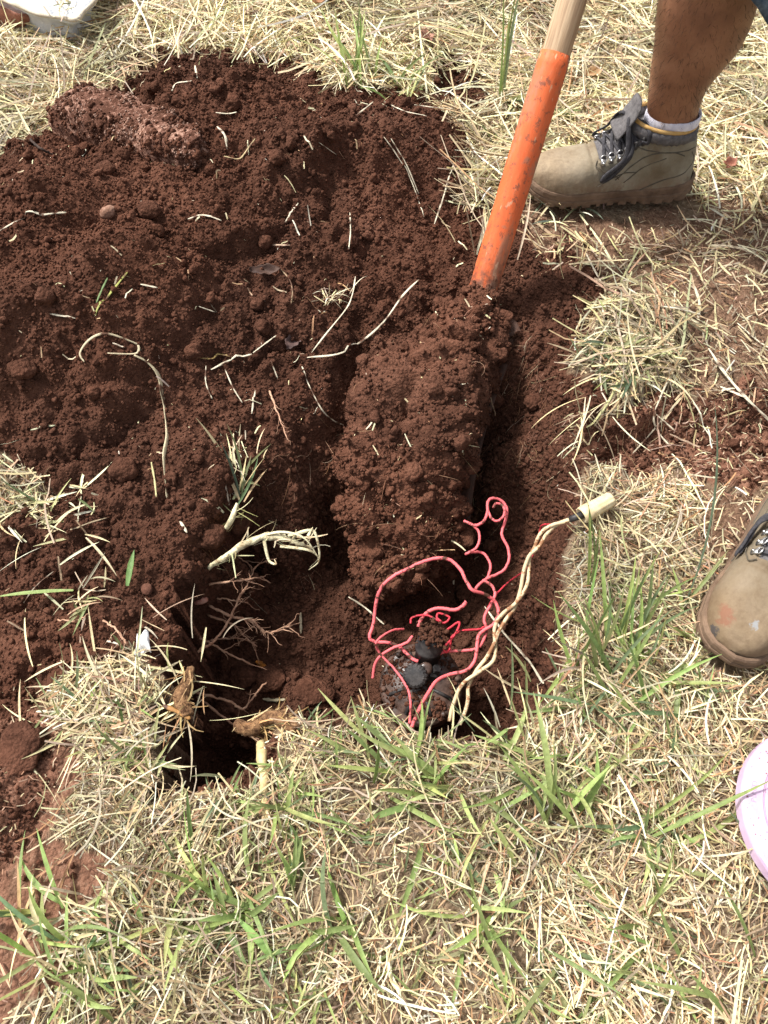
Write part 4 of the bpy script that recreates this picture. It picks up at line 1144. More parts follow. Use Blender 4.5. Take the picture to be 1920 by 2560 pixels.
lm = t.nodes.new('ShaderNodeMath'); lm.operation = 'MULTIPLY'; t.links.new(lowr.outputs[0], lm.inputs[0])
lf = ramp(t, n2.outputs[0], [(.40, (0, 0, 0)), (.52, (1, 1, 1))]); t.links.new(lf.outputs[0], lm.inputs[1])
c2 = mixc(t, lm.outputs[0], c2, (.12, .05, .03))
t.links.new(c2, bs.inputs['Base Color']); bs.inputs['Roughness'].default_value = .62; bs.inputs['Specular IOR Level'].default_value = .35
bump(t, bs, n1.outputs[0], .003)
M_WOOD, t, bs = nodes_mat('weathered_wood')
co = t.nodes.new('ShaderNodeTexCoord').outputs['Object']
mp = t.nodes.new('ShaderNodeMapping'); t.links.new(co, mp.inputs[0])
mp.inputs['Rotation'].default_value = tuple(Vector(hd).rotation_difference(Vector((0, 0, 1))).to_euler())
mp2 = t.nodes.new('ShaderNodeMapping'); t.links.new(mp.outputs[0], mp2.inputs[0]); mp2.inputs['Scale'].default_value = (130, 130, 6)
n1 = tex_noise(t, 1.6, 6, .6, mp2.outputs[0])
c0 = ramp(t, n1.outputs[0], [(.3, (.22, .135, .075)), (.5, (.42, .28, .165)), (.7, (.56, .41, .26))])
t.links.new(c0.outputs[0], bs.inputs['Base Color']); bs.inputs['Roughness'].default_value = .7
bump(t, bs, n1.outputs[0], .0012)
M_STEEL = two_tone('dirty_steel', (.040, .018, .011), (.10, .050, .033), 30, .7, 120, .001)
shovel = empty('shovel', BASE); tag(shovel, 'long-handled shovel with worn orange lower shaft stuck in the soil', 'shovel')
L_or = 0.330
P = np.array([hd * s for s in np.linspace(-.09, L_or, 26)])
rad = np.full(26, .0236); rad[-1] = .0222; rad[-2] = .0236
V, F = tube(P, rad, 28)
V = V + fbm3(V, .05, 2, 12)[:, None] * .0016
link('painted_shaft', mesh_np('painted_shaft', V, F, None, True, [M_ORANGE]), shovel)
P = np.array([hd * s for s in np.linspace(L_or - .03, 1.25, 30)])
rad = np.full(30, .0212); rad[-1] = .012
V, F = tube(P, rad, 28); V = V + fbm3(V, .08, 2, 14)[:, None] * .0014
link('handle', mesh_np('handle', V, F, None, True, [M_WOOD]), shovel)
# steel socket and blade: from the shaft's foot down-left under the load
b0 = -hd * .03; b1 = at(1010, 1110, -.02) - BASE; b2 = at(1045, 1420, -.13) - BASE
bx = b2 - b0; bx /= np.linalg.norm(bx)
by = np.cross(np.array([0, 0, 1.0]), bx); by /= np.linalg.norm(by); bz = np.cross(bx, by)
V, F = tube(catmull(np.array([hd * -.06, hd * -.09, b0 * .2 + b1 * .3 - np.array([0, 0, .07])]), 8), np.linspace(.0255, .018, 17), 18)
link('socket', mesh_np('socket', V, F, None, True, [M_STEEL]), shovel)
nu, nv = 34, 17
Vs = []
for u_ in np.linspace(0, 1, nu):
    c_ = (1 - u_) ** 2 * b0 + 2 * u_ * (1 - u_) * b1 + u_ ** 2 * b2
    hw = .085 * min(1, (u_ / .08 + .45)) * (1 if u_ < .72 else max(.06, math.sqrt(max(0, 1 - ((u_ - .72) / .28) ** 2))))
    for v_ in np.linspace(-1, 1, nv):
        Vs.append(c_ + by * v_ * hw + bz * (.022 * v_ * v_ - .055))
V = np.array(Vs); q = (np.arange(nu - 1)[:, None] * nv + np.arange(nv - 1)[None]).ravel()
ob = link('blade', mesh_np('blade', V, np.stack([q, q + nv, q + nv + 1, q + 1], -1), None, True, [M_STEEL]), shovel)
s = ob.modifiers.new('thick', 'SOLIDIFY'); s.thickness = .002
# mud stuck along the right back of the shaft
side = np.cross(hd, np.array([0, -.5, .86])); side /= np.linalg.norm(side)
if side[0] < 0: side = -side
back = np.cross(side, hd); back = back if back[1] > 0 else -back
ns_, na_ = 150, 14
S_, A_ = np.meshgrid(np.linspace(.03, L_or + .012, ns_), np.linspace(.18, 1.15, na_), indexing='ij')
th_ = .0004 + .0052 * np.clip(fbm(S_, A_ * .02, .05, 3, 91) + .16, 0, 1) + grains(S_, A_ * .024, .006, 95, .7) * .45
th_ = th_ * np.clip(np.minimum(A_ - .18, 1.15 - A_) * 5, 0, 1) * np.clip(.35 + 3.0 * fbm(S_, S_ * 0, .07, 2, 97), 0, 1) - .0012
V = (hd * S_[..., None] + (side * np.cos(A_)[..., None] + back * np.sin(A_)[..., None]) * (.0236 + th_)[..., None]).reshape(-1, 3)
q = (np.arange(ns_ - 1)[:, None] * na_ + np.arange(na_ - 1)[None]).ravel(); F = np.stack([q, q + na_, q + na_ + 1, q + 1], -1)
link('caked_mud', mesh_np('caked_mud', V, F, None, True, [M_SOIL]), shovel)

# soil loaded on the blade
spine = [(1232, 712, .052, .066, .06), (1150, 830, .062, .078, .08), (1045, 950, .055, .090, .10), (1003, 1080, .030, .096, .11), (1003, 1190, -.020, .084, .11), (1012, 1290, -.065, .074, .10), (1020, 1390, -.10, .072, .08), (1035, 1460, -.14, .062, .06)]
sp = catmull(np.array([at(p[0], p[1], p[2]) for p in spine]), 12); ks = np.linspace(0, 1, len(sp)); k0 = np.linspace(0, 1, len(spine))
hw = np.interp(ks, k0, [p[3] for p in spine]); hh = np.interp(ks, k0, [p[4] for p in spine])
endc = np.sqrt(np.clip(1 - (2 * ks - 1) ** 8, 0, 1)); hw = hw * endc; hh = hh * (endc * .7 + .3)
Tn = np.gradient(sp, axis=0); Tn /= np.linalg.norm(Tn, axis=1)[:, None]
Sn = np.cross(np.array([0, 0, 1.0]), Tn); Sn /= np.linalg.norm(Sn, axis=1)[:, None]
na = 90; aa = np.linspace(-.12 * np.pi, 1.12 * np.pi, na)
Vs = []
for k in range(len(sp)):
    ca, sa_ = np.cos(aa), np.sin(aa)
    y_ = np.sign(ca) * np.abs(ca) ** .75 * hw[k]; z_ = np.sign(sa_) * np.abs(sa_) ** .8 * hh[k]
    Vs.append(sp[k] + Sn[k] * y_[:, None] + np.array([0, 0, 1.0]) * (z_ - hh[k] * .95)[:, None])
V = np.concatenate(Vs)
# subdivide along the spine
rows = np.array(Vs); fine = []
for k in range(len(rows) - 1):
    for f_ in (0, .5): fine.append(rows[k] * (1 - f_) + rows[k + 1] * f_)
fine.append(rows[-1]); rows = np.array(fine); nr = len(rows)
V = rows.reshape(-1, 3)
nd = fbm3(V, .085, 4, 31) * .060 + fbm3(V, .03, 3, 35) * .020 - .022 * sstep(-(fbm3(V, .05, 2, 37) + .16) * 9)
ctr_ = np.repeat(rows.mean(1), na, axis=0); dirn = V - ctr_; dirn /= np.linalg.norm(dirn, axis=1)[:, None] + 1e-9
g2 = grains(V[:, 0] + V[:, 2] * .7, V[:, 1] + V[:, 2] * .3, .016, 301, .7) * .5 + grains(V[:, 0], V[:, 1] + V[:, 2], .009, 311, .9) * .5
V = V + dirn * (nd + g2)[:, None]
i_ = np.arange(nr - 1)[:, None] * na; j_ = np.arange(na - 1)[None]
F = np.stack([i_ + j_, i_ + na + j_, i_ + na + j_ + 1, i_ + j_ + 1], -1).reshape(-1, 4)
lo = V.min(0)
org = sp[len(sp) // 2].copy()
load = empty('soil_load', org); tag(load, 'crumbly reddish soil heaped on the shovel blade in the hole', 'soil heap')
LOADV = V.copy()
M_LOAD = soil_mat('lit_soil', tint=1.2)  # lighter soil copy: the light the load catches is put into its colour
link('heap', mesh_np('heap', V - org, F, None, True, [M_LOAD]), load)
pi_ = RNG.integers(0, len(V), 11000); cp = V[pi_] + RNG.normal(0, .0016, (11000, 3)) - org
sz = .0013 + .0036 * RNG.random(11000) ** 2.4
big = RNG.integers(0, len(V), 240)
Vc, Fc, _ = join([crumbs(cp, sz, 1, None, .3), crumbs(V[big] - org, (.005 + .010 * RNG.random(240) ** 2.5), 3, None, .55)])
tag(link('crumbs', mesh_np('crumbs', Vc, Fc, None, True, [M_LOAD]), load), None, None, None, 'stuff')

ups = np.where(dirn[:, 2] > .35)[0]
n = 130; ip = RNG.choice(ups, n)
L_ = .003 + .030 * RNG.random(n) ** 3
s_ = ribbons(V[ip] - org + dirn[ip] * .003, RNG.uniform(0, 6.3, n), L_, np.clip(L_ * .25, .0008, .0026), RNG.normal(-.15, .25, n), 0, RNG.normal(0, .6, n), pick_cols(STRAW, n, [3, 2, 5, 3, 1, 2, 2, .3]), 3, .6, RNG.normal(0, .3, n))
tag(link('straw_bits', mesh_np('straw_bits', s_[0], s_[1], s_[2], False, [M_STRAW]), load), None, None, None, 'stuff')
n = 60; ip = RNG.choice(ups, n)
s_ = ribbons(V[ip] - org + dirn[ip] * .002, RNG.uniform(0, 6.3, n), RNG.uniform(.015, .05, n), RNG.uniform(.0005, .0011, n), RNG.normal(.2, .3, n), RNG.uniform(.2, 1.0, n), RNG.normal(0, .6, n), pick_cols([(.24, .12, .07), (.34, .2, .12)], n), 6, .4, RNG.normal(0, 1.2, n))
tag(link('rootlets', mesh_np('rootlets', s_[0], s_[1], s_[2], False, [M_STRAW]), load), None, None, None, 'stuff')

# ------------------------------------------------------------------ irrigation valve in the hole
vc = at(1052, 1712, -.135)
vax = np.array([-.10, -.16, 1.0]); vax /= np.linalg.norm(vax)
M_VALVE, t, bs = nodes_mat('muddy_dark_plastic')
co = t.nodes.new('ShaderNodeTexCoord').outputs['Object']
n1 = tex_noise(t, 45, 7, .7, co)
c0 = ramp(t, n1.outputs[0], [(.34, (.026, .018, .014)), (.52, (.062, .033, .023)), (.7, (.15, .085, .060))])
t.links.new(c0.outputs[0], bs.inputs['Base Color'])
rr = ramp(t, n1.outputs[0], [(.4, (.25, .25, .25)), (.6, (.9, .9, .9))]); t.links.new(rr.outputs[0], bs.inputs['Roughness'])
bump(t, bs, n1.outputs[0], .0015)
M_BLACK = two_tone('dusty_black_plastic', (.014, .014, .015), (.06, .053, .050), 60, .5, 160, .0007)
valve = empty('irrigation_valve', vc); tag(valve, 'muddy black irrigation valve with round bonnet at the hole floor', 'valve')
V, F = lathe([(.056, -.09), (.056, -.03), (.060, -.028), (.060, -.014), (.057, -.012), (.057, -.006), (.0595, -.004), (.0595, .004), (.054, .007), (.050, .006), (.047, .009), (.036, .014), (.020, .017), (.0001, .018)], 56, vax)
link('body', mesh_np('body', V, F, None, True, [M_VALVE]), valve)
rx_ = np.cross(vax, np.array([0, 1.0, 0])); rx_ /= np.linalg.norm(rx_); ry_ = np.cross(vax, rx_)
for k in range(8):
    a = k * math.pi / 4 + .3
    d_ = rx_ * math.cos(a) + ry_ * math.sin(a)
    V, F = tube(np.array([d_ * .016 + vax * .016, d_ * .032 + vax * .015, d_ * .047 + vax * .010]), .0028, 6)
    link('bonnet_rib', mesh_np('bonnet_rib', V, F, None, True, [M_BLACK]), valve)
for k in range(6):
    a = k * math.pi / 3 + .1
    d_ = rx_ * math.cos(a) + ry_ * math.sin(a)
    V, F = lathe([(.0001, .010), (.0034, .010), (.0034, .005), (.0046, .004), (.0046, 0)], 10, vax, d_ * .053 + vax * .002)
    link('screw', mesh_np('screw', V, F, None, True, [M_VALVE]), valve)
p0 = at(1072, 1618, -.088) - vc
V, F = lathe([(.0001, .030), (.014, .030), (.0172, .026), (.0175, .004), (.0192, .003), (.0192, -.004), (.0175, -.005), (.0175, -.045), (.012, -.05)], 30, (.06, .25, .96), p0)
link('solenoid', mesh_np('solenoid', V, F, None, True, [M_BLACK]), valve)
p1 = at(1038, 1690, -.100) - vc
V, F = lathe([(.0001, .006), (.013, .0055), (.0165, .003), (.0175, -.002), (.0172, -.010), (.012, -.012), (.011, -.03)], 72, (-.22, -.35, .9), p1, .035, 18)
link('flow_knob', mesh_np('flow_knob', V, F, None, False, [M_BLACK]), valve)
p2 = at(1086, 1676, -.105) - vc
V, F = lathe([(.0001, .008), (.006, .008), (.0065, .0), (.011, -.002), (.0118, -.012), (.010, -.03)], 6, (.45, .15, .88), p2)
link('bleed_screw', mesh_np('bleed_screw', V, F, None, False, [M_BLACK]), valve)
V, F = lathe([(.0001, .0055), (.006, .006), (.0095, .004), (.0095, -.006), (.006, -.02)], 20, (.05, -.3, .95), at(1064, 1672, -.1) - vc)
link('bracket', mesh_np('bracket', V, F, None, True, [M_VALVE]), valve)
npk = 800
a = RNG.uniform(0, 6.3, npk); r_ = .056 * np.sqrt(RNG.random(npk)); zz = .018 - .010 * (r_ / .05) ** 2
keep = fbm(r_ * np.cos(a), r_ * np.sin(a), .03, 2, 44) > -.12
pp = (rx_ * (r_ * np.cos(a))[:, None] + ry_ * (r_ * np.sin(a))[:, None] + vax * zz[:, None])[keep]
pt2 = p0 + np.array([.06, .25, .96]) * .033 + RNG.normal(0, .0075, (260, 3)) * np.array([1, 1, .35])
pp = np.vstack([pp, pt2])
V, F, _ = crumbs(pp, .0012 + .0032 * RNG.random(len(pp)) ** 2, 2, None, .4)
tag(link('soil_dusting', mesh_np('soil_dusting', V, F, None, True, [M_SOIL]), valve), None, None, None, 'stuff')

# ------------------------------------------------------------------ wires
W_ = lambda x, y: (860 + x / 2.37, 1200 + y / 2.37)


def wire_mat(name, c, dirt, th=.57):
    m, t, b = nodes_mat(name)
    co = t.nodes.new('ShaderNodeTexCoord').outputs['Object']
    n1 = tex_noise(t, 70, 5, .7, co); n0 = tex_noise(t, 16, 3, .6, co)
    f = ramp(t, n1.outputs[0], [(th, (0, 0, 0)), (th + .06, (1, 1, 1))])
    g = ramp(t, n0.outputs[0], [(.3, tuple(v * .82 for v in c)), (.7, tuple(min(v * 1.15, .9) for v in c))])
    t.links.new(mixc(t, f.outputs[0], g.outputs[0], dirt), b.inputs['Base Color'])
    b.inputs['Roughness'].default_value = .58; b.inputs['Specular IOR Level'].default_value = .3
    bump(t, b, n1.outputs[0], .0004)
    return m


M_RED = wire_mat('pink_red_wire', (.70, .135, .145), (.085, .034, .022), .545)
M_RED2 = wire_mat('thin_red_wire', (.58, .04, .06), (.06, .02, .012))
M_CREAM = wire_mat('muddy_cream_wire', (.60, .47, .29), (.26, .12, .055), .50)


def wire_pts(pts, z):
    P = []
    zz = np.interp(np.linspace(0, 1, len(pts)), np.linspace(0, 1, len(z)), z)
    for (x, y), zk in zip(pts, zz):
        P.append(at(*W_(x, y), zk))
    P = catmull(np.array(P), 10)
    h = HF(P[:, 0], P[:, 1]) + .003
    P[:, 2] = np.maximum(P[:, 2], h)
    for _ in range(3): P[1:-1, 2] = (P[:-2, 2] + 2 * P[1:-1, 2] + P[2:, 2]) / 4
    return P


def above_load(P, r=.003):
    """lift points out of the heaped soil"""
    for k in range(len(P)):
        d = np.hypot(LOADV[:, 0] - P[k, 0], LOADV[:, 1] - P[k, 1])
        near = d < .009
        if near.any():
            P[k, 2] = max(P[k, 2], LOADV[near, 2].max() + r) if P[k, 2] > LOADV[near, 2].max() - .12 else P[k, 2]
    for _ in range(6): P[1:-1, 2] = (P[:-2, 2] + 2 * P[1:-1, 2] + P[2:, 2]) / 4
    return P


def wire(pts, z, r, label, mat=M_RED):
    P = above_load(wire_pts(pts, z))
    k_ = np.arange(len(P)); P[1:-1] += RNG.normal(0, .00016, (len(P) - 2, 3))
    V, F = tube(P, r * .83 * (1 + .03 * np.sin(k_ * .37) + .012 * RNG.normal(size=len(P))), 10)
    o = P[0]
    ob = link('red_wire', mesh_np('red_wire', V - o, F, None, True, [mat])); ob.location = o
    return tag(ob, label, 'wire', 'red wires at the valve')


wire([(440, 1075), (400, 1055), (330, 990), (270, 965), (185, 958), (152, 930), (175, 850), (190, 730), (220, 640), (290, 572), (400, 515), (480, 480), (560, 462), (630, 475), (690, 530), (720, 590), (760, 650), (830, 675),
      (890, 715), (915, 780), (890, 850), (830, 890), (795, 930), (785, 1020), (770, 1080), (720, 1130), (620, 1155), (550, 1190), (500, 1260), (450, 1350), (400, 1465)],
     [-.10, -.10, -.10, -.09, -.06, -.04, -.03, -.03, -.03, -.05, -.06, -.07, -.08, -.08, -.06, -.03], .0030, 'thick red wire making the widest loop from the valve cap round to the near rim')
wire([(712, 243), (755, 262), (790, 268), (830, 240), (850, 190), (852, 130), (885, 107), (935, 125), (965, 170), (960, 230), (935, 310), (945, 350), (970, 400), (978, 470), (950, 530), (900, 562), (845, 585), (795, 625), (770, 665)],
     [-.05, -.03, -.03, -.04, -.05, -.06, -.06], .0026, 'red wire with a ring at its top above all the others')
wire([(852, 135), (855, 180), (872, 225), (905, 243), (940, 222), (952, 178), (932, 145), (900, 140), (885, 165)], [-.03, -.03, -.03], .0022, 'small coiled red wire end inside the top ring')
wire([(755, 262), (795, 300), (803, 350), (785, 400), (740, 430), (722, 438), (765, 427), (820, 432), (855, 470), (868, 520), (848, 585)], [-.04, -.05, -.06, -.06], .0024, 'zigzag red wire hanging left below the top ring')
wire([(820, 595), (870, 620), (895, 670), (880, 720), (845, 780), (830, 830), (845, 880), (835, 930), (800, 990), (760, 1005), (720, 1010), (600, 1018), (545, 1045)], [-.06, -.06, -.07, -.08, -.095], .0026, 'pale pink-red wire running along the right to the solenoid')
wire([(1230, 262), (1175, 268), (1160, 305), (1120, 440), (1070, 535), (980, 600), (900, 680), (850, 760), (830, 815)], [-.02, -.06, -.09, -.09, -.075, -.075, -.08], .0015, 'thin bright red wire passing behind the cream pair', M_RED2)
wire([(440, 870), (460, 820), (500, 780), (560, 760), (650, 770), (700, 750), (725, 720)], [-.09, -.07, -.055], .0032, 'short thick red wire arching over the top of the solenoid')
wire([(395, 850), (405, 815), (480, 800), (545, 825), (590, 848), (625, 818), (600, 800), (560, 790), (550, 815), (575, 838)], [-.085, -.07, -.065], .0018, 'thin red wire curled in a knot above the solenoid', M_RED2)
wire([(610, 888), (680, 842), (672, 890), (630, 950), (595, 990), (600, 1020), (625, 1000), (640, 930), (700, 893), (800, 885), (830, 870)], [-.08, -.07, -.08, -.085], .0019, 'thin red wire folded into a narrow loop right of the solenoid', M_RED2)
wire([(355, 883), (290, 890), (220, 930), (190, 970), (210, 1025), (290, 1110), (350, 1190), (385, 1260), (395, 1340), (388, 1440)], [-.10, -.08, -.08, -.10, -.095, -.08, -.03], .0020, 'slim red wire curving over the left of the valve body')
wire([(405, 925), (370, 965), (290, 995), (220, 1040), (185, 1090), (170, 1175)], [-.09, -.09, -.10, -.12], .0026, 'short red wire stub crossing to the left of the valve')

pair = empty('wire_pair', at(*W_(1330, 235), .02)); tag(pair, 'two muddy cream wires twisted together ending in a cream connector cap', 'wires')
po = np.array(pair.location)
mid = [(1335, 235), (1240, 272), (1178, 325), (1145, 390), (1100, 450), (1083, 520), (1073, 590), (1052, 665), (1010, 745), (945, 815), (905, 890), (892, 980), (865, 1060), (795, 1130), (722, 1215), (695, 1310), (655, 1440)]
zz = np.interp(np.linspace(0, 1, len(mid)), [0, .12, .3, .6, .8, 1], [.022, .006, -.02, -.05, -.07, -.09])
C_ = np.array([at(*W_(x, y), z) for (x, y), z in zip(mid, zz)])
C_ = catmull(C_, 14)
k = np.linspace(0, 1, len(C_)); amp = np.interp(k, [0, .05, .5, .8, .9, 1], [.0005, .0036, .0042, .005, .008, .010]); ph = k * 2 * np.pi * 2.5 + .35 * np.sin(k * 9) + .6
Tn = np.gradient(C_, axis=0); Tn /= np.linalg.norm(Tn, axis=1)[:, None]; S1 = np.cross(Tn, np.array([0, 0, 1.0])); S1 /= np.linalg.norm(S1, axis=1)[:, None]; S2 = np.cross(Tn, S1)
for sgn in (1, -1):
    Q = C_ + sgn * (S1 * (np.cos(ph) * amp)[:, None] + S2 * (np.sin(ph) * amp * .6)[:, None])
    V, F = tube(Q, .0027, 10); V = V + fbm3(V, .01, 2, 3)[:, None] * .0008
    link('wire', mesh_np('wire', V - po, F, None, True, [M_CREAM]), pair)
ca_, cb_ = at(*W_(1405, 213), .028), at(*W_(1590, 108), .034)
cd = cb_ - ca_; cl = np.linalg.norm(cd); cd /= cl
V, F = tube(np.array([C_[0], (C_[0] + ca_) / 2 + np.array([0, 0, .001]), ca_ + cd * .006]), [.0042, .005, .0055], 12)
link('bare_twist', mesh_np('bare_twist', V - po, F, None, True, [M_BLACK]), pair)
prof = [(.0055, .004), (.0108, 0), (.0122, .002), (.0124, .012), (.0120, .016), (.0102, cl * .93), (.0090, cl * .985), (.0001, cl)]
seg = 48; a = np.linspace(0, 2 * np.pi, seg, endpoint=False)
V, F = lathe(prof, seg, cd, ca_ - po)
ctrl = ca_ - po
rel = V - ctrl; h_ = rel @ cd; rad_v = rel - h_[:, None] * cd
flute = np.tile(1 + .05 * np.cos(a * 10), len(prof)); flute = np.where((h_ > cl * .35), flute, 1)
V = ctrl + h_[:, None] * cd + rad_v * flute[:, None]
link('connector_cap', mesh_np('connector_cap', V, F, None, True, [two_tone('cream_plastic', (.58, .44, .24), (.74, .64, .42), 60, .45, 150, .0004)]), pair)

# ------------------------------------------------------------------ pink lid
lc = at(2078, 2060, .03)
lid = empty('plastic_lid', (lc[0], lc[1], .034)); tag(lid, 'round lilac-pink plastic lid with embossed letters at the right edge', 'lid')
lid.rotation_euler = (R(-3), R(4), 0)
M_PINK = two_tone('lilac_plastic', (.46, .31, .45), (.56, .42, .55), 35, .5, 140, .0006, .3, .6)
M_PINKD = two_tone('lilac_groove', (.40, .24, .36), (.52, .34, .46), 60, .6)
RL = .1060
V, F = lathe([(.0001, .012), (.05, .0125), (RL - .026, .012), (RL - .025, .0105), (RL - .0235, .0105), (RL - .0225, .012), (RL - .004, .0115), (RL - .001, .010), (RL, .007), (RL, -.006), (RL - .004, -.012)], 160)
link('plate', mesh_np('plate', V, F, None, False, [M_PINK]), lid)
a = np.linspace(0, 2 * np.pi, 129)
V, F = tube(np.c_[np.cos(a) * (RL - .0243), np.sin(a) * (RL - .0243), np.full(129, .0108)], .0009, 6, 1, False)
link('groove', mesh_np('groove', V, F, None, True, [M_PINKD]), lid)
for k, ch in enumerate('PLMOO'):
    cu = bpy.data.curves.new('lettering', 'FONT'); cu.body = ch; cu.size = .0085; cu.align_x = 'CENTER'; cu.extrude = .00025; cu.offset = -.0003
    ang = R(167 - k * 2.9)
    tmp = bpy.data.objects.new('lettering', cu); COL.objects.link(tmp)
    dg = bpy.context.evaluated_depsgraph_get(); me = bpy.data.meshes.new_from_object(tmp.evaluated_get(dg)); bpy.data.objects.remove(tmp)
    me.materials.clear(); me.materials.append(M_PINKD)
    ob = link('letter', me, lid)
    rl_ = RL - .0150
    ob.location = (math.cos(ang) * rl_, math.sin(ang) * rl_, .0121); ob.rotation_euler = (0, 0, ang - math.pi / 2)
pk = RNG.integers(0, 1, 1)
a = RNG.uniform(0, 6.3, 240); r_ = RL * np.sqrt(RNG.random(240)) * .97
V, F, _ = crumbs(np.c_[r_ * np.cos(a), r_ * np.sin(a), np.full(240, .0118)], .0004 + .0009 * RNG.random(240) ** 2, 1)
tag(link('soil_specks', mesh_np('soil_specks', V, F, None, True, [two_tone('speck', (.22, .08, .07), (.38, .18, .16), 80, 1)]), lid), None, None, None, 'stuff')

# ------------------------------------------------------------------ person: bare shins, hiking boots, denim shorts
M_SKIN, t, bs = nodes_mat('tanned_skin')
co = t.nodes.new('ShaderNodeTexCoord').outputs['Object']
n1 = tex_noise(t, 22, 5, .6, co); n2 = tex_noise(t, 260, 4, .7, co)
c0 = ramp(t, n1.outputs[0], [(.3, (.20, .086, .045)), (.5, (.27, .122, .064)), (.7, (.34, .165, .092))])
f2 = ramp(t, n2.outputs[0], [(.60, (0, 0, 0)), (.74, (1, 1, 1))])
t.links.new(mixc(t, f2.outputs[0], c0.outputs[0], (.13, .05, .028)), bs.inputs['Base Color'])
bs.inputs['Roughness'].default_value = .5; bs.inputs['Subsurface Weight'].default_value = .06; bs.inputs['Subsurface Radius'].default_value = (.01, .004, .002)
bump(t, bs, n2.outputs[0], .0006)


def leather(name, stains, k=1.0):
    m, t, b = nodes_mat(name)
    co = t.nodes.new('ShaderNodeTexCoord').outputs['Object']
    n1 = tex_noise(t, 14, 6, .62, co); n2 = tex_noise(t, 120, 5, .7, co)
    c = ramp(t, n1.outputs[0], [(.32, (.150, .115, .072)), (.47, (.225, .195, .140)), (.62, (.30, .268, .205))]).outputs[0]
    sp = t.nodes.new('ShaderNodeSeparateXYZ'); t.links.new(co, sp.inputs[0])
    tr = t.nodes.new('ShaderNodeMapRange'); tr.inputs[1].default_value = .17; tr.inputs[2].default_value = .26
    t.links.new(sp.outputs[0], tr.inputs[0])
    mu = t.nodes.new('ShaderNodeMath'); mu.operation = 'MULTIPLY'; mu.inputs[1].default_value = .75; t.links.new(tr.outputs[0], mu.inputs[0])
    d = ramp(t, n2.outputs[0], [(.3, (.20, .135, .08)), (.7, (.31, .225, .135))]).outputs[0]
    c = mixc(t, mu.outputs[0], c, d)
    dz = t.nodes.new('ShaderNodeMapRange'); dz.inputs[1].default_value = .062; dz.inputs[2].default_value = .026; t.links.new(sp.outputs[2], dz.inputs[0])   # dried mud just above the sole
    dm = t.nodes.new('ShaderNodeMath'); dm.operation = 'MULTIPLY'; t.links.new(dz.outputs[0], dm.inputs[0])
    dn_ = ramp(t, tex_noise(t, 55, 6, .7, co).outputs[0], [(.38, (0, 0, 0)), (.6, (1, 1, 1))]); t.links.new(dn_.outputs[0], dm.inputs[1])
    c = mixc(t, dm.outputs[0], c, (.17, .10, .06))
    pt_ = ramp(t, tex_noise(t, 38, 7, .72, co).outputs[0], [(.54, (0, 0, 0)), (.66, (.6, .6, .6))])
    c = mixc(t, pt_.outputs[0], c, (.15, .105, .065))
    if k != 1.0: c = mixc(t, 1 - k, c, (.10, .06, .03))
    for (cx_, cy_, cz_), rad_, colr in stains:       # scuffs with a place of their own
        vd = t.nodes.new('ShaderNodeVectorMath'); vd.operation = 'DISTANCE'; vd.inputs[1].default_value = (cx_, cy_, cz_)
        wn = t.nodes.new('ShaderNodeVectorMath'); wn.operation = 'MULTIPLY_ADD'; wn.inputs[1].default_value = (.03, .03, .03)
        nz = tex_noise(t, 70, 4, .7, co); t.links.new(nz.outputs['Color'], wn.inputs[0]); t.links.new(co, wn.inputs[2])
        sb_ = t.nodes.new('ShaderNodeVectorMath'); sb_.operation = 'SUBTRACT'; sb_.inputs[1].default_value = (.015, .015, .015); t.links.new(wn.outputs[0], sb_.inputs[0])
        t.links.new(sb_.outputs[0], vd.inputs[0])
        mr = t.nodes.new('ShaderNodeMapRange'); mr.inputs[1].default_value = rad_; mr.inputs[2].default_value = rad_ * .6; mr.inputs[4].default_value = .85
        t.links.new(vd.outputs['Value'], mr.inputs[0])
        c = mixc(t, mr.outputs[0], c, colr)
    t.links.new(c, b.inputs['Base Color']); b.inputs['Roughness'].default_value = .72; b.inputs['Specular IOR Level'].default_value = .25
    p = bump(t, b, n2.outputs[0], .0009)
    bump(t, b, tex_noise(t, 24, 4, .6, co).outputs[0], .004, .7, p)
    return m


M_LEATH = leather('olive_leather', [])
M_LEATH2 = leather('scuffed_leather', [((.272, -.026, .062), .013, (.19, .085, .05)), ((.286, -.026, .046), .008, (.06, .056, .058)), ((.268, .006, .072), .007, (.24, .25, .26))], .62)
M_TONGUE = two_tone('grey_mesh', (.085, .078, .08), (.15, .14, .14), 160, .85, 420, .0012)
M_LACE = two_tone('grey_lace', (.032, .030, .034), (.065, .062, .068), 200, .9, 500, .0008)
M_SOLE = two_tone('muddy_sole', (.10, .062, .040), (.20, .130, .085), 34, .85, 130, .0015)
M_STITCH = two_tone('seam', (.07, .06, .045), (.12, .10, .075), 100, .9)
M_METAL = two_tone('eyelet_metal', (.45, .44, .42), (.62, .61, .6), 100, .32, None, 0, .35, .65, .5, .9)
M_OCHRE = two_tone('ochre_trim', (.42, .25, .08), (.56, .36, .14), 80, .8)
M_SOCK = two_tone('white_sock', (.62, .60, .70), (.80, .78, .85), 90, .95, 600, .0012)
M_DENIM = two_tone('denim', (.045, .075, .12), (.14, .19, .25), 130, .9, 700, .0008)
M_HAIR = two_tone('leg_hair', (.012, .008, .006), (.02, .013, .01), 50, .6)

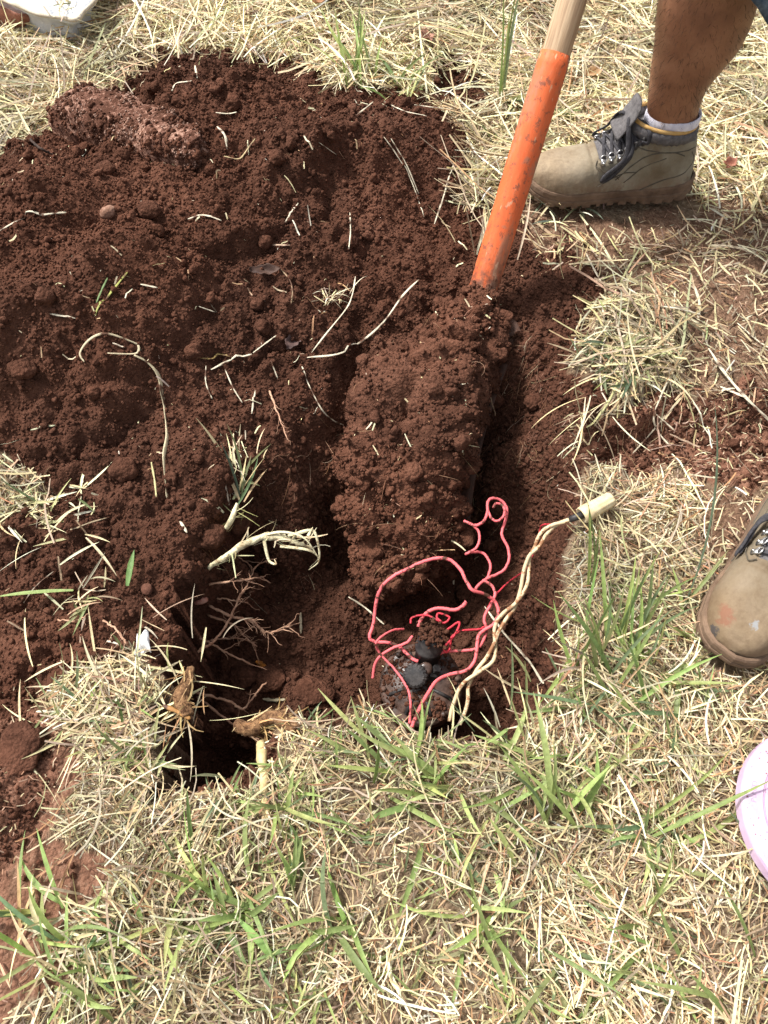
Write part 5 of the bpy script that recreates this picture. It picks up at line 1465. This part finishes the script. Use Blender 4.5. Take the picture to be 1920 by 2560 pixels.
BL = .300
pw_u = [0, .03, .08, .15, .25, .38, .50, .62, .72, .80, .87, .92, .96, .985, 1.0]
pw_w = [.010, .028, .037, .0425, .044, .042, .0425, .046, .0485, .048, .044, .038, .029, .018, .004]
ph_u = [0, .06, .15, .25, .31, .37, .44, .52, .60, .68, .76, .84, .90, .95, .985, 1.0]
ph_h = [.120, .122, .126, .129, .130, .127, .116, .102, .091, .082, .077, .072, .066, .056, .044, .034]
lean = lambda z: .030 * np.clip(z / .15, 0, 1) ** 1.4                # heel and collar lean forward


def bootsurf(u, a, out=0.0):
    """u heel-to-toe 0..1, a -1..1 across (0 = top, +-1 = where it meets the sole)"""
    u = np.asarray(u, float); a = np.asarray(a, float)
    w = np.interp(u, pw_u, pw_w); h = np.interp(u, ph_u, ph_h)
    z0 = .026
    th = (1 - np.abs(a)) * np.pi / 2                                    # 0 at the sole, pi/2 on top
    fore = sstep((u - .38) / .25)
    ey = .22 + .36 * fore; ez = .95 - .12 * fore
    y = np.sign(a) * w * np.cos(th).clip(1e-6, 1) ** ey
    t = np.sin(th) ** ez
    ank = (1 - fore)
    y = y * (1 - ank * .05 * t) * (1 - fore * .18 * t * 0)
    z = z0 + (h - z0) * t
    x = u * BL
    x = x + np.where(u < .5, lean(z) * (1 - u * 2) ** .6, 0)
    spring = .013 * np.clip((u - .74) / .26, 0, 1) ** 2
    crease = .0022 * np.exp(-((u - .66 + .02 * np.abs(a)) / .012) ** 2) * 1.6 + .0026 * np.exp(-((u - .62 + .03 * np.abs(a)) / .010) ** 2)
    z = z + spring - crease * t
    n = np.stack([np.zeros_like(y), np.sign(a) * np.cos(th), np.sin(th)], -1)
    return np.stack([x, y, z], -1) + n * out


def build_boot(mat_leather, parent, loc, rot, mirror=1, lace_side=1):
    e = empty('boot', loc); e.parent = parent; e.rotation_euler = (0, 0, rot)
    nu, na = 110, 65
    U, A = np.meshgrid(1 - (1 - np.linspace(0, 1, nu)) ** 1.15, np.linspace(-1, 1, na), indexing='ij')
    V = bootsurf(U, A)
    # panel steps: quarter overlay behind the toe box, heel counter
    P3 = V.reshape(-1, 3)
    ua, aa_ = U.ravel(), np.abs(A.ravel())
    edge = .63 - .17 * np.clip((aa_ - .36) / .5, -.5, 1)
    step = sstep((edge - ua) / .008 + .5) * sstep((aa_ - .30) / .03)
    nrm = np.stack([np.zeros(len(ua)), np.sign(A.ravel()) * np.cos((1 - aa_) * 1.57), np.sin((1 - aa_) * 1.57)], -1)
    P3 = P3 + nrm * (step * .0016 + .0016 * fbm3(P3 + 3, .035, 3, 15))[:, None]
    q = (np.arange(nu - 1)[:, None] * na + np.arange(na - 1)[None])
    F = np.stack([q, q + na, q + na + 1, q + 1], -1).reshape(-1, 4)
    uc = (U[:-1, :-1] + U[1:, 1:]).ravel() / 2; ac = np.abs((A[:-1, :-1] + A[1:, 1:]).ravel() / 2)
    mi = np.zeros(len(F), int)
    mi[(uc > .33) & (uc < .625) & (ac < .30 - .06 * (uc > .58))] = 1
    mi[(uc < .15) & (ac < .30)] = 1
    mi[(uc < .36) & (ac < .10)] = 1
    link('upper', mesh_np('upper', P3, F, None, True, [mat_leather, M_TONGUE], mi), e)
    # sole
    uo = np.r_[np.linspace(0, 1, 70), np.linspace(1, 0, 70)[1:-1]]
    sg = np.r_[np.ones(70), -np.ones(68)]
    wv = np.interp(uo, pw_u, pw_w) + .0035
    ol = np.stack([uo * (BL + .009) - .003, sg * wv], -1)
    spr = .013 * np.clip((uo - .74) / .26, 0, 1) ** 2
    rows = []
    for sc_, z_ in ((.90, .007), (.985, .008), (1.0, .012), (1.0, .0165), (.975, .0175), (.975, .0195), (1.0, .0205), (.995, .028), (.965, .031), (.90, .031)):
        c0_ = np.array([BL * .5, 0])
        o2 = (ol - c0_) * np.array([1 - (1 - sc_) * .35, sc_]) + c0_
        thick = 1 + .25 * np.clip(1 - uo * 2.2, 0, 1)
        rows.append(np.c_[o2, z_ * thick + spr])
    V = np.concatenate(rows); m = len(ol); V = V + fbm3(V, .02, 3, 6)[:, None] * .0016
    i_ = np.arange(len(rows) - 1)[:, None] * m; j_ = np.arange(m)[None]
    F = [np.stack([i_ + j_, i_ + (j_ + 1) % m, i_ + m + (j_ + 1) % m, i_ + m + j_], -1).reshape(-1, 4)]
    parts = [(V, F)]
    for k in range(0, m, 5):                                             # tread lugs round the edge
        p = ol[k]; c_ = np.array([BL * .5, 0]); inw = (c_ - p); inw /= np.linalg.norm(inw)
        d_ = ol[(k + 1) % m] - ol[k - 1]; d_ /= np.linalg.norm(d_)
        lw = .0055 + .0022 * math.sin(k * 1.7); b4 = [p + d_ * lw, p - d_ * lw, p - d_ * .0045 + inw * .016, p + d_ * .0045 + inw * .016]
        Vb = np.array([[*x, .0035 + spr[k]] for x in b4] + [[*x, .013 + spr[k]] for x in b4])
        parts.append((Vb, [np.array([[0, 1, 2, 3], [4, 7, 6, 5], [0, 4, 5, 1], [1, 5, 6, 2], [2, 6, 7, 3], [3, 7, 4, 0]])]))
    V, F, _ = join(parts)
    link('sole', mesh_np('sole', V, F, None, False, [M_SOLE]), e)
    # seams
    seams = []
    for s in (1, -1):
        for path in ([(.64, .26), (.645, .40), (.60, .58), (.52, .74), (.50, .80)], [(.52, .80), (.42, .62), (.30, .52), (.17, .50), (.10, .56)], [(.46, .86), (.36, .70), (.22, .58)],
                     [(.43, .27), (.36, .44), (.24, .50), (.10, .48), (.03, .46)], [(.62, .86), (.56, .78), (.48, .72), (.40, .74)], [(.36, .98), (.22, .86), (.09, .80), (.03, .66), (.05, .52)], [(.80, .30), (.74, .62), (.64, .88)][:0]):
            if not path: continue
            pt = catmull(np.array(path, float), 10)
            seams.append((*tube(bootsurf(pt[:, 0], s * pt[:, 1], .0022), .0008, 6), None))
    V, F, _ = join([(p[0], p[1]) for p in seams])
    link('stitching', mesh_np('stitching', V, F, None, True, [M_STITCH]), e)
    # padded collar and its trim
    th = np.linspace(0, 2 * np.pi, 73)
    cxm, rx, ry = .024 + .060, .056, .0415
    ring = np.c_[cxm + rx * np.cos(th), ry * np.sin(th), .126 + .007 * np.cos(th)]
    V, F = tube(ring, np.full(73, .0085), 12, 1.5, False)
    rib = (1 + .10 * np.sign(np.sin(np.arange(73) * 2.6)))
    V = np.concatenate([tube(ring, .0062 * rib, 12, 1.7, False)[0]])
    link('collar', mesh_np('collar', V, F, None, True, [M_TONGUE]), e)
    V, F = tube(ring + np.array([0, 0, .0125]), .0032, 8, 1, False)
    link('collar_trim', mesh_np('collar_trim', V, F, None, True, [M_OCHRE]), e)
    # leather flank under the collar so that only its back stays ribbed
    # tongue flap
    P = catmull(np.array([[.165, 0, .118], [.150, 0, .142], [.141, 0, .160], [.138, 0, .176]]), 8)
    V, F = tube(P, np.r_[np.linspace(.027, .023, 20), np.linspace(.022, .015, len(P) - 20)], 18, .22)
    link('tongue', mesh_np('tongue', V, F, None, True, [M_TONGUE]), e)
    # eyelets and hooks
    eye = [(.605, .30), (.565, .31), (.52, .32), (.475, .31)]; hooks = [(.43, .27), (.385, .25)]
    anchor = {1: [], -1: []}
    for s in (1, -1):
        for u_, a_ in eye:
            c_ = bootsurf(u_, s * (a_ + .09), .002); c2 = bootsurf(u_, s * (a_ - .01), .0045)
            d_ = c2 - c_; d_ /= np.linalg.norm(d_)
            V1, F1 = tube(np.array([c_ - d_ * .004, c_ + d_ * .007]), .0045, 12, .35)
            th = np.linspace(0, 2 * np.pi, 17)
            fx = np.array([1.0, 0, 0]); ringp = c2 + np.outer(np.cos(th), fx) * .0055 + np.outer(np.sin(th), d_) * .0055
            V2, F2 = tube(ringp, .0011, 6, 1, False)
            V3, F3 = lathe([(.0001, .0022), (.0014, .0018), (.002, 0)], 10, np.cross(fx, d_) * (1 if np.cross(fx, d_)[2] > 0 else -1), c_ + np.array([0, s * .0012, .0012]))
            V, F, _ = join([(V1, F1), (V2, F2), (V3, F3)])
            link('eyelet', mesh_np('eyelet', V, F, None, True, [M_METAL]), e)
            anchor[s].append(c2)
        for u_, a_ in hooks:
            c_ = bootsurf(u_, s * (a_ + .08), .002); c2 = bootsurf(u_, s * (a_ - .02), .007)
            V, F = tube(catmull(np.array([c_, c_ + np.array([0, s * .004, .004]), c2 + np.array([0, s * .003, .003]), c2]), 6), .0026, 8, .6)
            link('lace_hook', mesh_np('lace_hook', V, F, None, True, [M_BLACK]), e)
            anchor[s].append(c2)
    laces = []
    for k in range(len(anchor[1])):
        for s in (1, -1):
            a0 = anchor[s][k]; b0_ = anchor[-s][min(k + 1, len(anchor[1]) - 1)]
            mid_ = (a0 + b0_) / 2 + np.array([.003, 0, .008 + .001 * s])
            laces.append((*tube(catmull(np.array([a0, mid_, b0_]), 8), .0030, 8, .45), None))
    kn = bootsurf(.43, 0.0, .014) + np.array([.004, 0, .006])
    V, F = ico(3); laces.append((V * np.array([.009, .012, .007]) * (1 + .3 * fbm3(V, .8, 2, 5))[:, None] + kn, [F], None))
    s = lace_side
    loop1 = [kn, kn + np.array([.012, s * .018, .010]), bootsurf(.50, s * .45, .016), bootsurf(.585, s * .66, .008), bootsurf(.60, s * .76, .005), bootsurf(.56, s * .74, .006), bootsurf(.50, s * .58, .010), bootsurf(.455, s * .40, .012), kn]
    loop2 = [kn, kn + np.array([.02, -s * .012, .008]), bootsurf(.55, -s * .34, .016), bootsurf(.62, -s * .36, .012), bootsurf(.56, -s * .5, .008), kn]
    end1 = [kn, bootsurf(.47, s * .42, .014), bootsurf(.545, s * .60, .008), bootsurf(.60, s * .70, .004)]
    end2 = [kn, kn + np.array([-.014, s * .016, .006]), bootsurf(.36, s * .22, .018), bootsurf(.36, s * .36, .012), bootsurf(.40, s * .30, .010)]
    for lp in (loop1, loop2, end1, end2):
        laces.append((*tube(catmull(np.array(lp), 9), .0042, 8, .42), None))
    V, F, _ = join([(p[0], p[1]) for p in laces])
    link('lace', mesh_np('lace', V, F, None, True, [M_LACE]), e)
    if mirror < 0: e.scale = (1, -1, 1)
    return e


FAR = np.array([.560, 1.236, .006]); FAR_ROT = R(183.5)
NEAR_TOE = np.array([.418, .318]); nd_ = np.array([-.58, -.815]); NEAR = np.array([*(NEAR_TOE - nd_ * BL), .006]); NEAR_ROT = math.atan2(nd_[1], nd_[0])
FAR[2] = float(HS(.44, 1.24)) + .016; NEAR[2] = float(HS(NEAR_TOE[0] + .05, NEAR_TOE[1] + .07)) + .012
pb = np.array([.62, .85, 0.0])
person = empty('person', pb); tag(person, 'person in denim shorts and olive hiking boots, seen only from the shins down', 'person')
build_boot(M_LEATH, person, FAR - pb, FAR_ROT, 1, 1)
build_boot(M_LEATH2, person, NEAR - pb, NEAR_ROT, 1, -1)
for e, lb in zip([o for o in person.children if o.name.startswith('boot')], ('olive boot with clean heel and loosely tied grey laces', 'olive boot with rust and dark scuffs on its toe')):
    e['label'] = lb


def ring_(c, f, rx, ry, n=30):
    f = np.array([f[0], f[1], 0.0]); f /= np.linalg.norm(f); s = np.array([-f[1], f[0], 0])
    a = np.linspace(0, 2 * np.pi, n, endpoint=False)
    return np.asarray(c) + np.outer(np.cos(a), f) * rx + np.outer(np.sin(a), s) * ry


def loft(rings, cap=True):
    n = len(rings[0]); m = len(rings)
    V = np.concatenate(rings)
    i_ = np.arange(m - 1)[:, None] * n; j_ = np.arange(n)[None]
    F = [np.stack([i_ + j_, i_ + (j_ + 1) % n, i_ + n + (j_ + 1) % n, i_ + n + j_], -1).reshape(-1, 4)]
    if cap:
        V = np.vstack([V, rings[0].mean(0), rings[-1].mean(0)]); j_ = np.arange(n); jn = (j_ + 1) % n
        F.append(np.concatenate([np.stack([np.full(n, m * n), jn, j_], -1), np.stack([np.full(n, m * n + 1), (m - 1) * n + j_, (m - 1) * n + jn], -1)]))
    return V, F


ff = np.array([math.cos(FAR_ROT), math.sin(FAR_ROT)])
yl = 1.231
legf = [((.486, yl, .07), .034, .024), ((.4885, yl, .125), .040, .031), ((.4885, yl, .149), .0425, .0355), ((.482, yl - .001, .185), .0440, .038), ((.479, yl - .002, .218), .0480, .042), ((.4825, yl - .003, .25), .0575, .049),
        ((.4865, yl - .003, .28), .0670, .054), ((.484, yl - .004, .31), .0725, .057), ((.481, yl - .005, .338), .0735, .058), ((.474, yl - .008, .39), .069, .057), ((.462, yl - .014, .44), .062, .055), ((.452, yl - .025, .50), .063, .058),
        ((.500, yl - .09, .60), .074, .068), ((.575, yl - .19, .71), .084, .080), ((.66, .95, .82), .095, .10), ((.70, .90, .90), .11, .13)]
Lc = np.array([l[0] for l in legf]); Lr = np.array([[l[1], l[2]] for l in legf]); kk_ = np.linspace(0, 1, len(legf)); k2 = np.linspace(0, 1, 64)
Lc2 = catmull(Lc, 4); k2 = np.linspace(0, 1, len(Lc2)); Lr2 = np.stack([np.interp(k2, kk_, Lr[:, 0]), np.interp(k2, kk_, Lr[:, 1])], -1)
p1_ = loft([ring_(c, ff, r[0], r[1]) for c, r in zip(Lc2, Lr2)])
an = NEAR[:2] + nd_ * .080
legn = [((an[0], an[1], .07), .034, .024), ((an[0] - .002, an[1], .15), .0425, .0355), ((an[0] + .004, an[1] + .01, .23), .050, .044), ((an[0] + .012, an[1] + .03, .33), .070, .056), ((an[0] + .02, an[1] + .06, .42), .064, .055), ((an[0] + .03, an[1] + .085, .50), .063, .058),
        ((an[0] + .06, an[1] + .14, .62), .075, .07), ((.68, .76, .76), .09, .085), ((.70, .85, .90), .11, .13)]
Lc = np.array([l[0] for l in legn]); Lr = np.array([[l[1], l[2]] for l in legn]); kk_ = np.linspace(0, 1, len(legn))
Ln2 = catmull(Lc, 6); k2 = np.linspace(0, 1, len(Ln2)); Lnr = np.stack([np.interp(k2, kk_, Lr[:, 0]), np.interp(k2, kk_, Lr[:, 1])], -1)
p2_ = loft([ring_(c, nd_, r[0], r[1]) for c, r in zip(Ln2, Lnr)])
V, F, _ = join([p1_, p2_])
body = link('body', mesh_np('body', V - pb, F, None, True, [M_SKIN]), person)
rm = body.modifiers.new('one_surface', 'REMESH'); rm.mode = 'VOXEL'; rm.voxel_size = .006; rm.use_smooth_shade = True
sm = body.modifiers.new('smooth', 'SMOOTH'); sm.factor = .5; sm.iterations = 4
# hair on the far shin
hp, hz = [], []
n = 1900
kz = RNG.uniform(.16, .40, n); az = RNG.uniform(0, 6.3, n)
cc = np.stack([np.interp(kz, Lc2[:, 2], Lc2[:, k]) for k in range(3)], -1); r2 = np.stack([np.interp(kz, Lc2[:, 2], Lr2[:, k]) for k in (0, 1)], -1)
f3 = np.array([ff[0], ff[1], 0]); s3 = np.array([-ff[1], ff[0], 0])
dn = np.cos(az)[:, None] * f3 + np.sin(az)[:, None] * s3
pos = cc + np.outer(np.cos(az) * 1, f3) * r2[:, :1] + np.outer(np.sin(az) * 1, s3) * r2[:, 1:] - dn * .0015
s_ = ribbons(pos - pb, np.arctan2(dn[:, 1], dn[:, 0]) + RNG.normal(0, .5, n), RNG.uniform(.006, .013, n), .00040, RNG.normal(-.55, .25, n), RNG.normal(.5, .3, n), RNG.uniform(0, 3, n), np.array([.02, .013, .01]), 3, .3, RNG.normal(0, .6, n))
link('leg_hair', mesh_np('leg_hair', s_[0], s_[1], None, False, [M_HAIR]), person)
# socks
for c0_, f_ in ((np.array([.4885, yl, 0]), ff), (np.array([an[0], an[1], 0]), nd_)):
    rr_ = [ring_(c0_ + np.array([0, 0, z]), f_, r1, r2_) for z, r1, r2_ in ((.115, .040, .032), (.138, .0455, .0370), (.156, .0470, .0390), (.166, .0462, .0385), (.168, .0445, .037), (.160, .0425, .0355))]
    V, F = loft(rr_, False)
    V = V + fbm3(V, .02, 2, 5)[:, None] * .002
    link('sock', mesh_np('sock', V - pb, F, None, True, [M_SOCK]), person)
# shorts
def shorts_leg(cs, f_):
    rings = [ring_(c, f_, r1, r2_, 40) for c, r1, r2_ in cs]
    rings[0] = rings[0].copy()
    return rings


sf = [((.510, yl - .035, .385), .112, .100), ((.506, yl - .035, .40), .114, .102), ((.505, yl - .04, .44), .110, .10), ((.505, yl - .06, .52), .105, .10), ((.54, yl - .12, .62), .108, .105), ((.60, yl - .2, .73), .115, .115), ((.68, .93, .85), .13, .15), ((.72, .88, .98), .12, .16)]
rg = shorts_leg(sf, ff)
for k in (0, 1):                                   # hem hangs lower at the back
    back_ = (rg[k] - np.array(sf[k][0])) @ np.array([ff[0], ff[1], 0])
    rg[k][:, 2] += np.clip(back_ * .8, -.05, .09)
inner = [r * np.array([1, 1, 1]) for r in rg[:1]]
ci = np.array(sf[0][0]); inn = ci + (rg[0] - ci) * np.array([.965, .965, 1]) + np.array([0, 0, .004])
inn2 = np.array(sf[2][0]) + (rg[2] - np.array(sf[2][0])) * np.array([.94, .94, 1])
V1, F1 = loft([inn2, inn] + rg, False)
sn = [((an[0] + .02, an[1] + .075, .44), .108, .10), ((an[0] + .03, an[1] + .09, .50), .106, .10), ((an[0] + .06, an[1] + .14, .62), .108, .105), ((.68, .76, .76), .118, .115), ((.71, .84, .88), .13, .15), ((.72, .88, .98), .12, .16)]
V2, F2 = loft(shorts_leg(sn, nd_), False)
V, F, _ = join([(V1, F1), (V2, F2)])
V = V + fbm3(V, .06, 3, 9)[:, None] * .008
link('shorts', mesh_np('shorts', V - pb, F, None, True, [M_DENIM]), person)
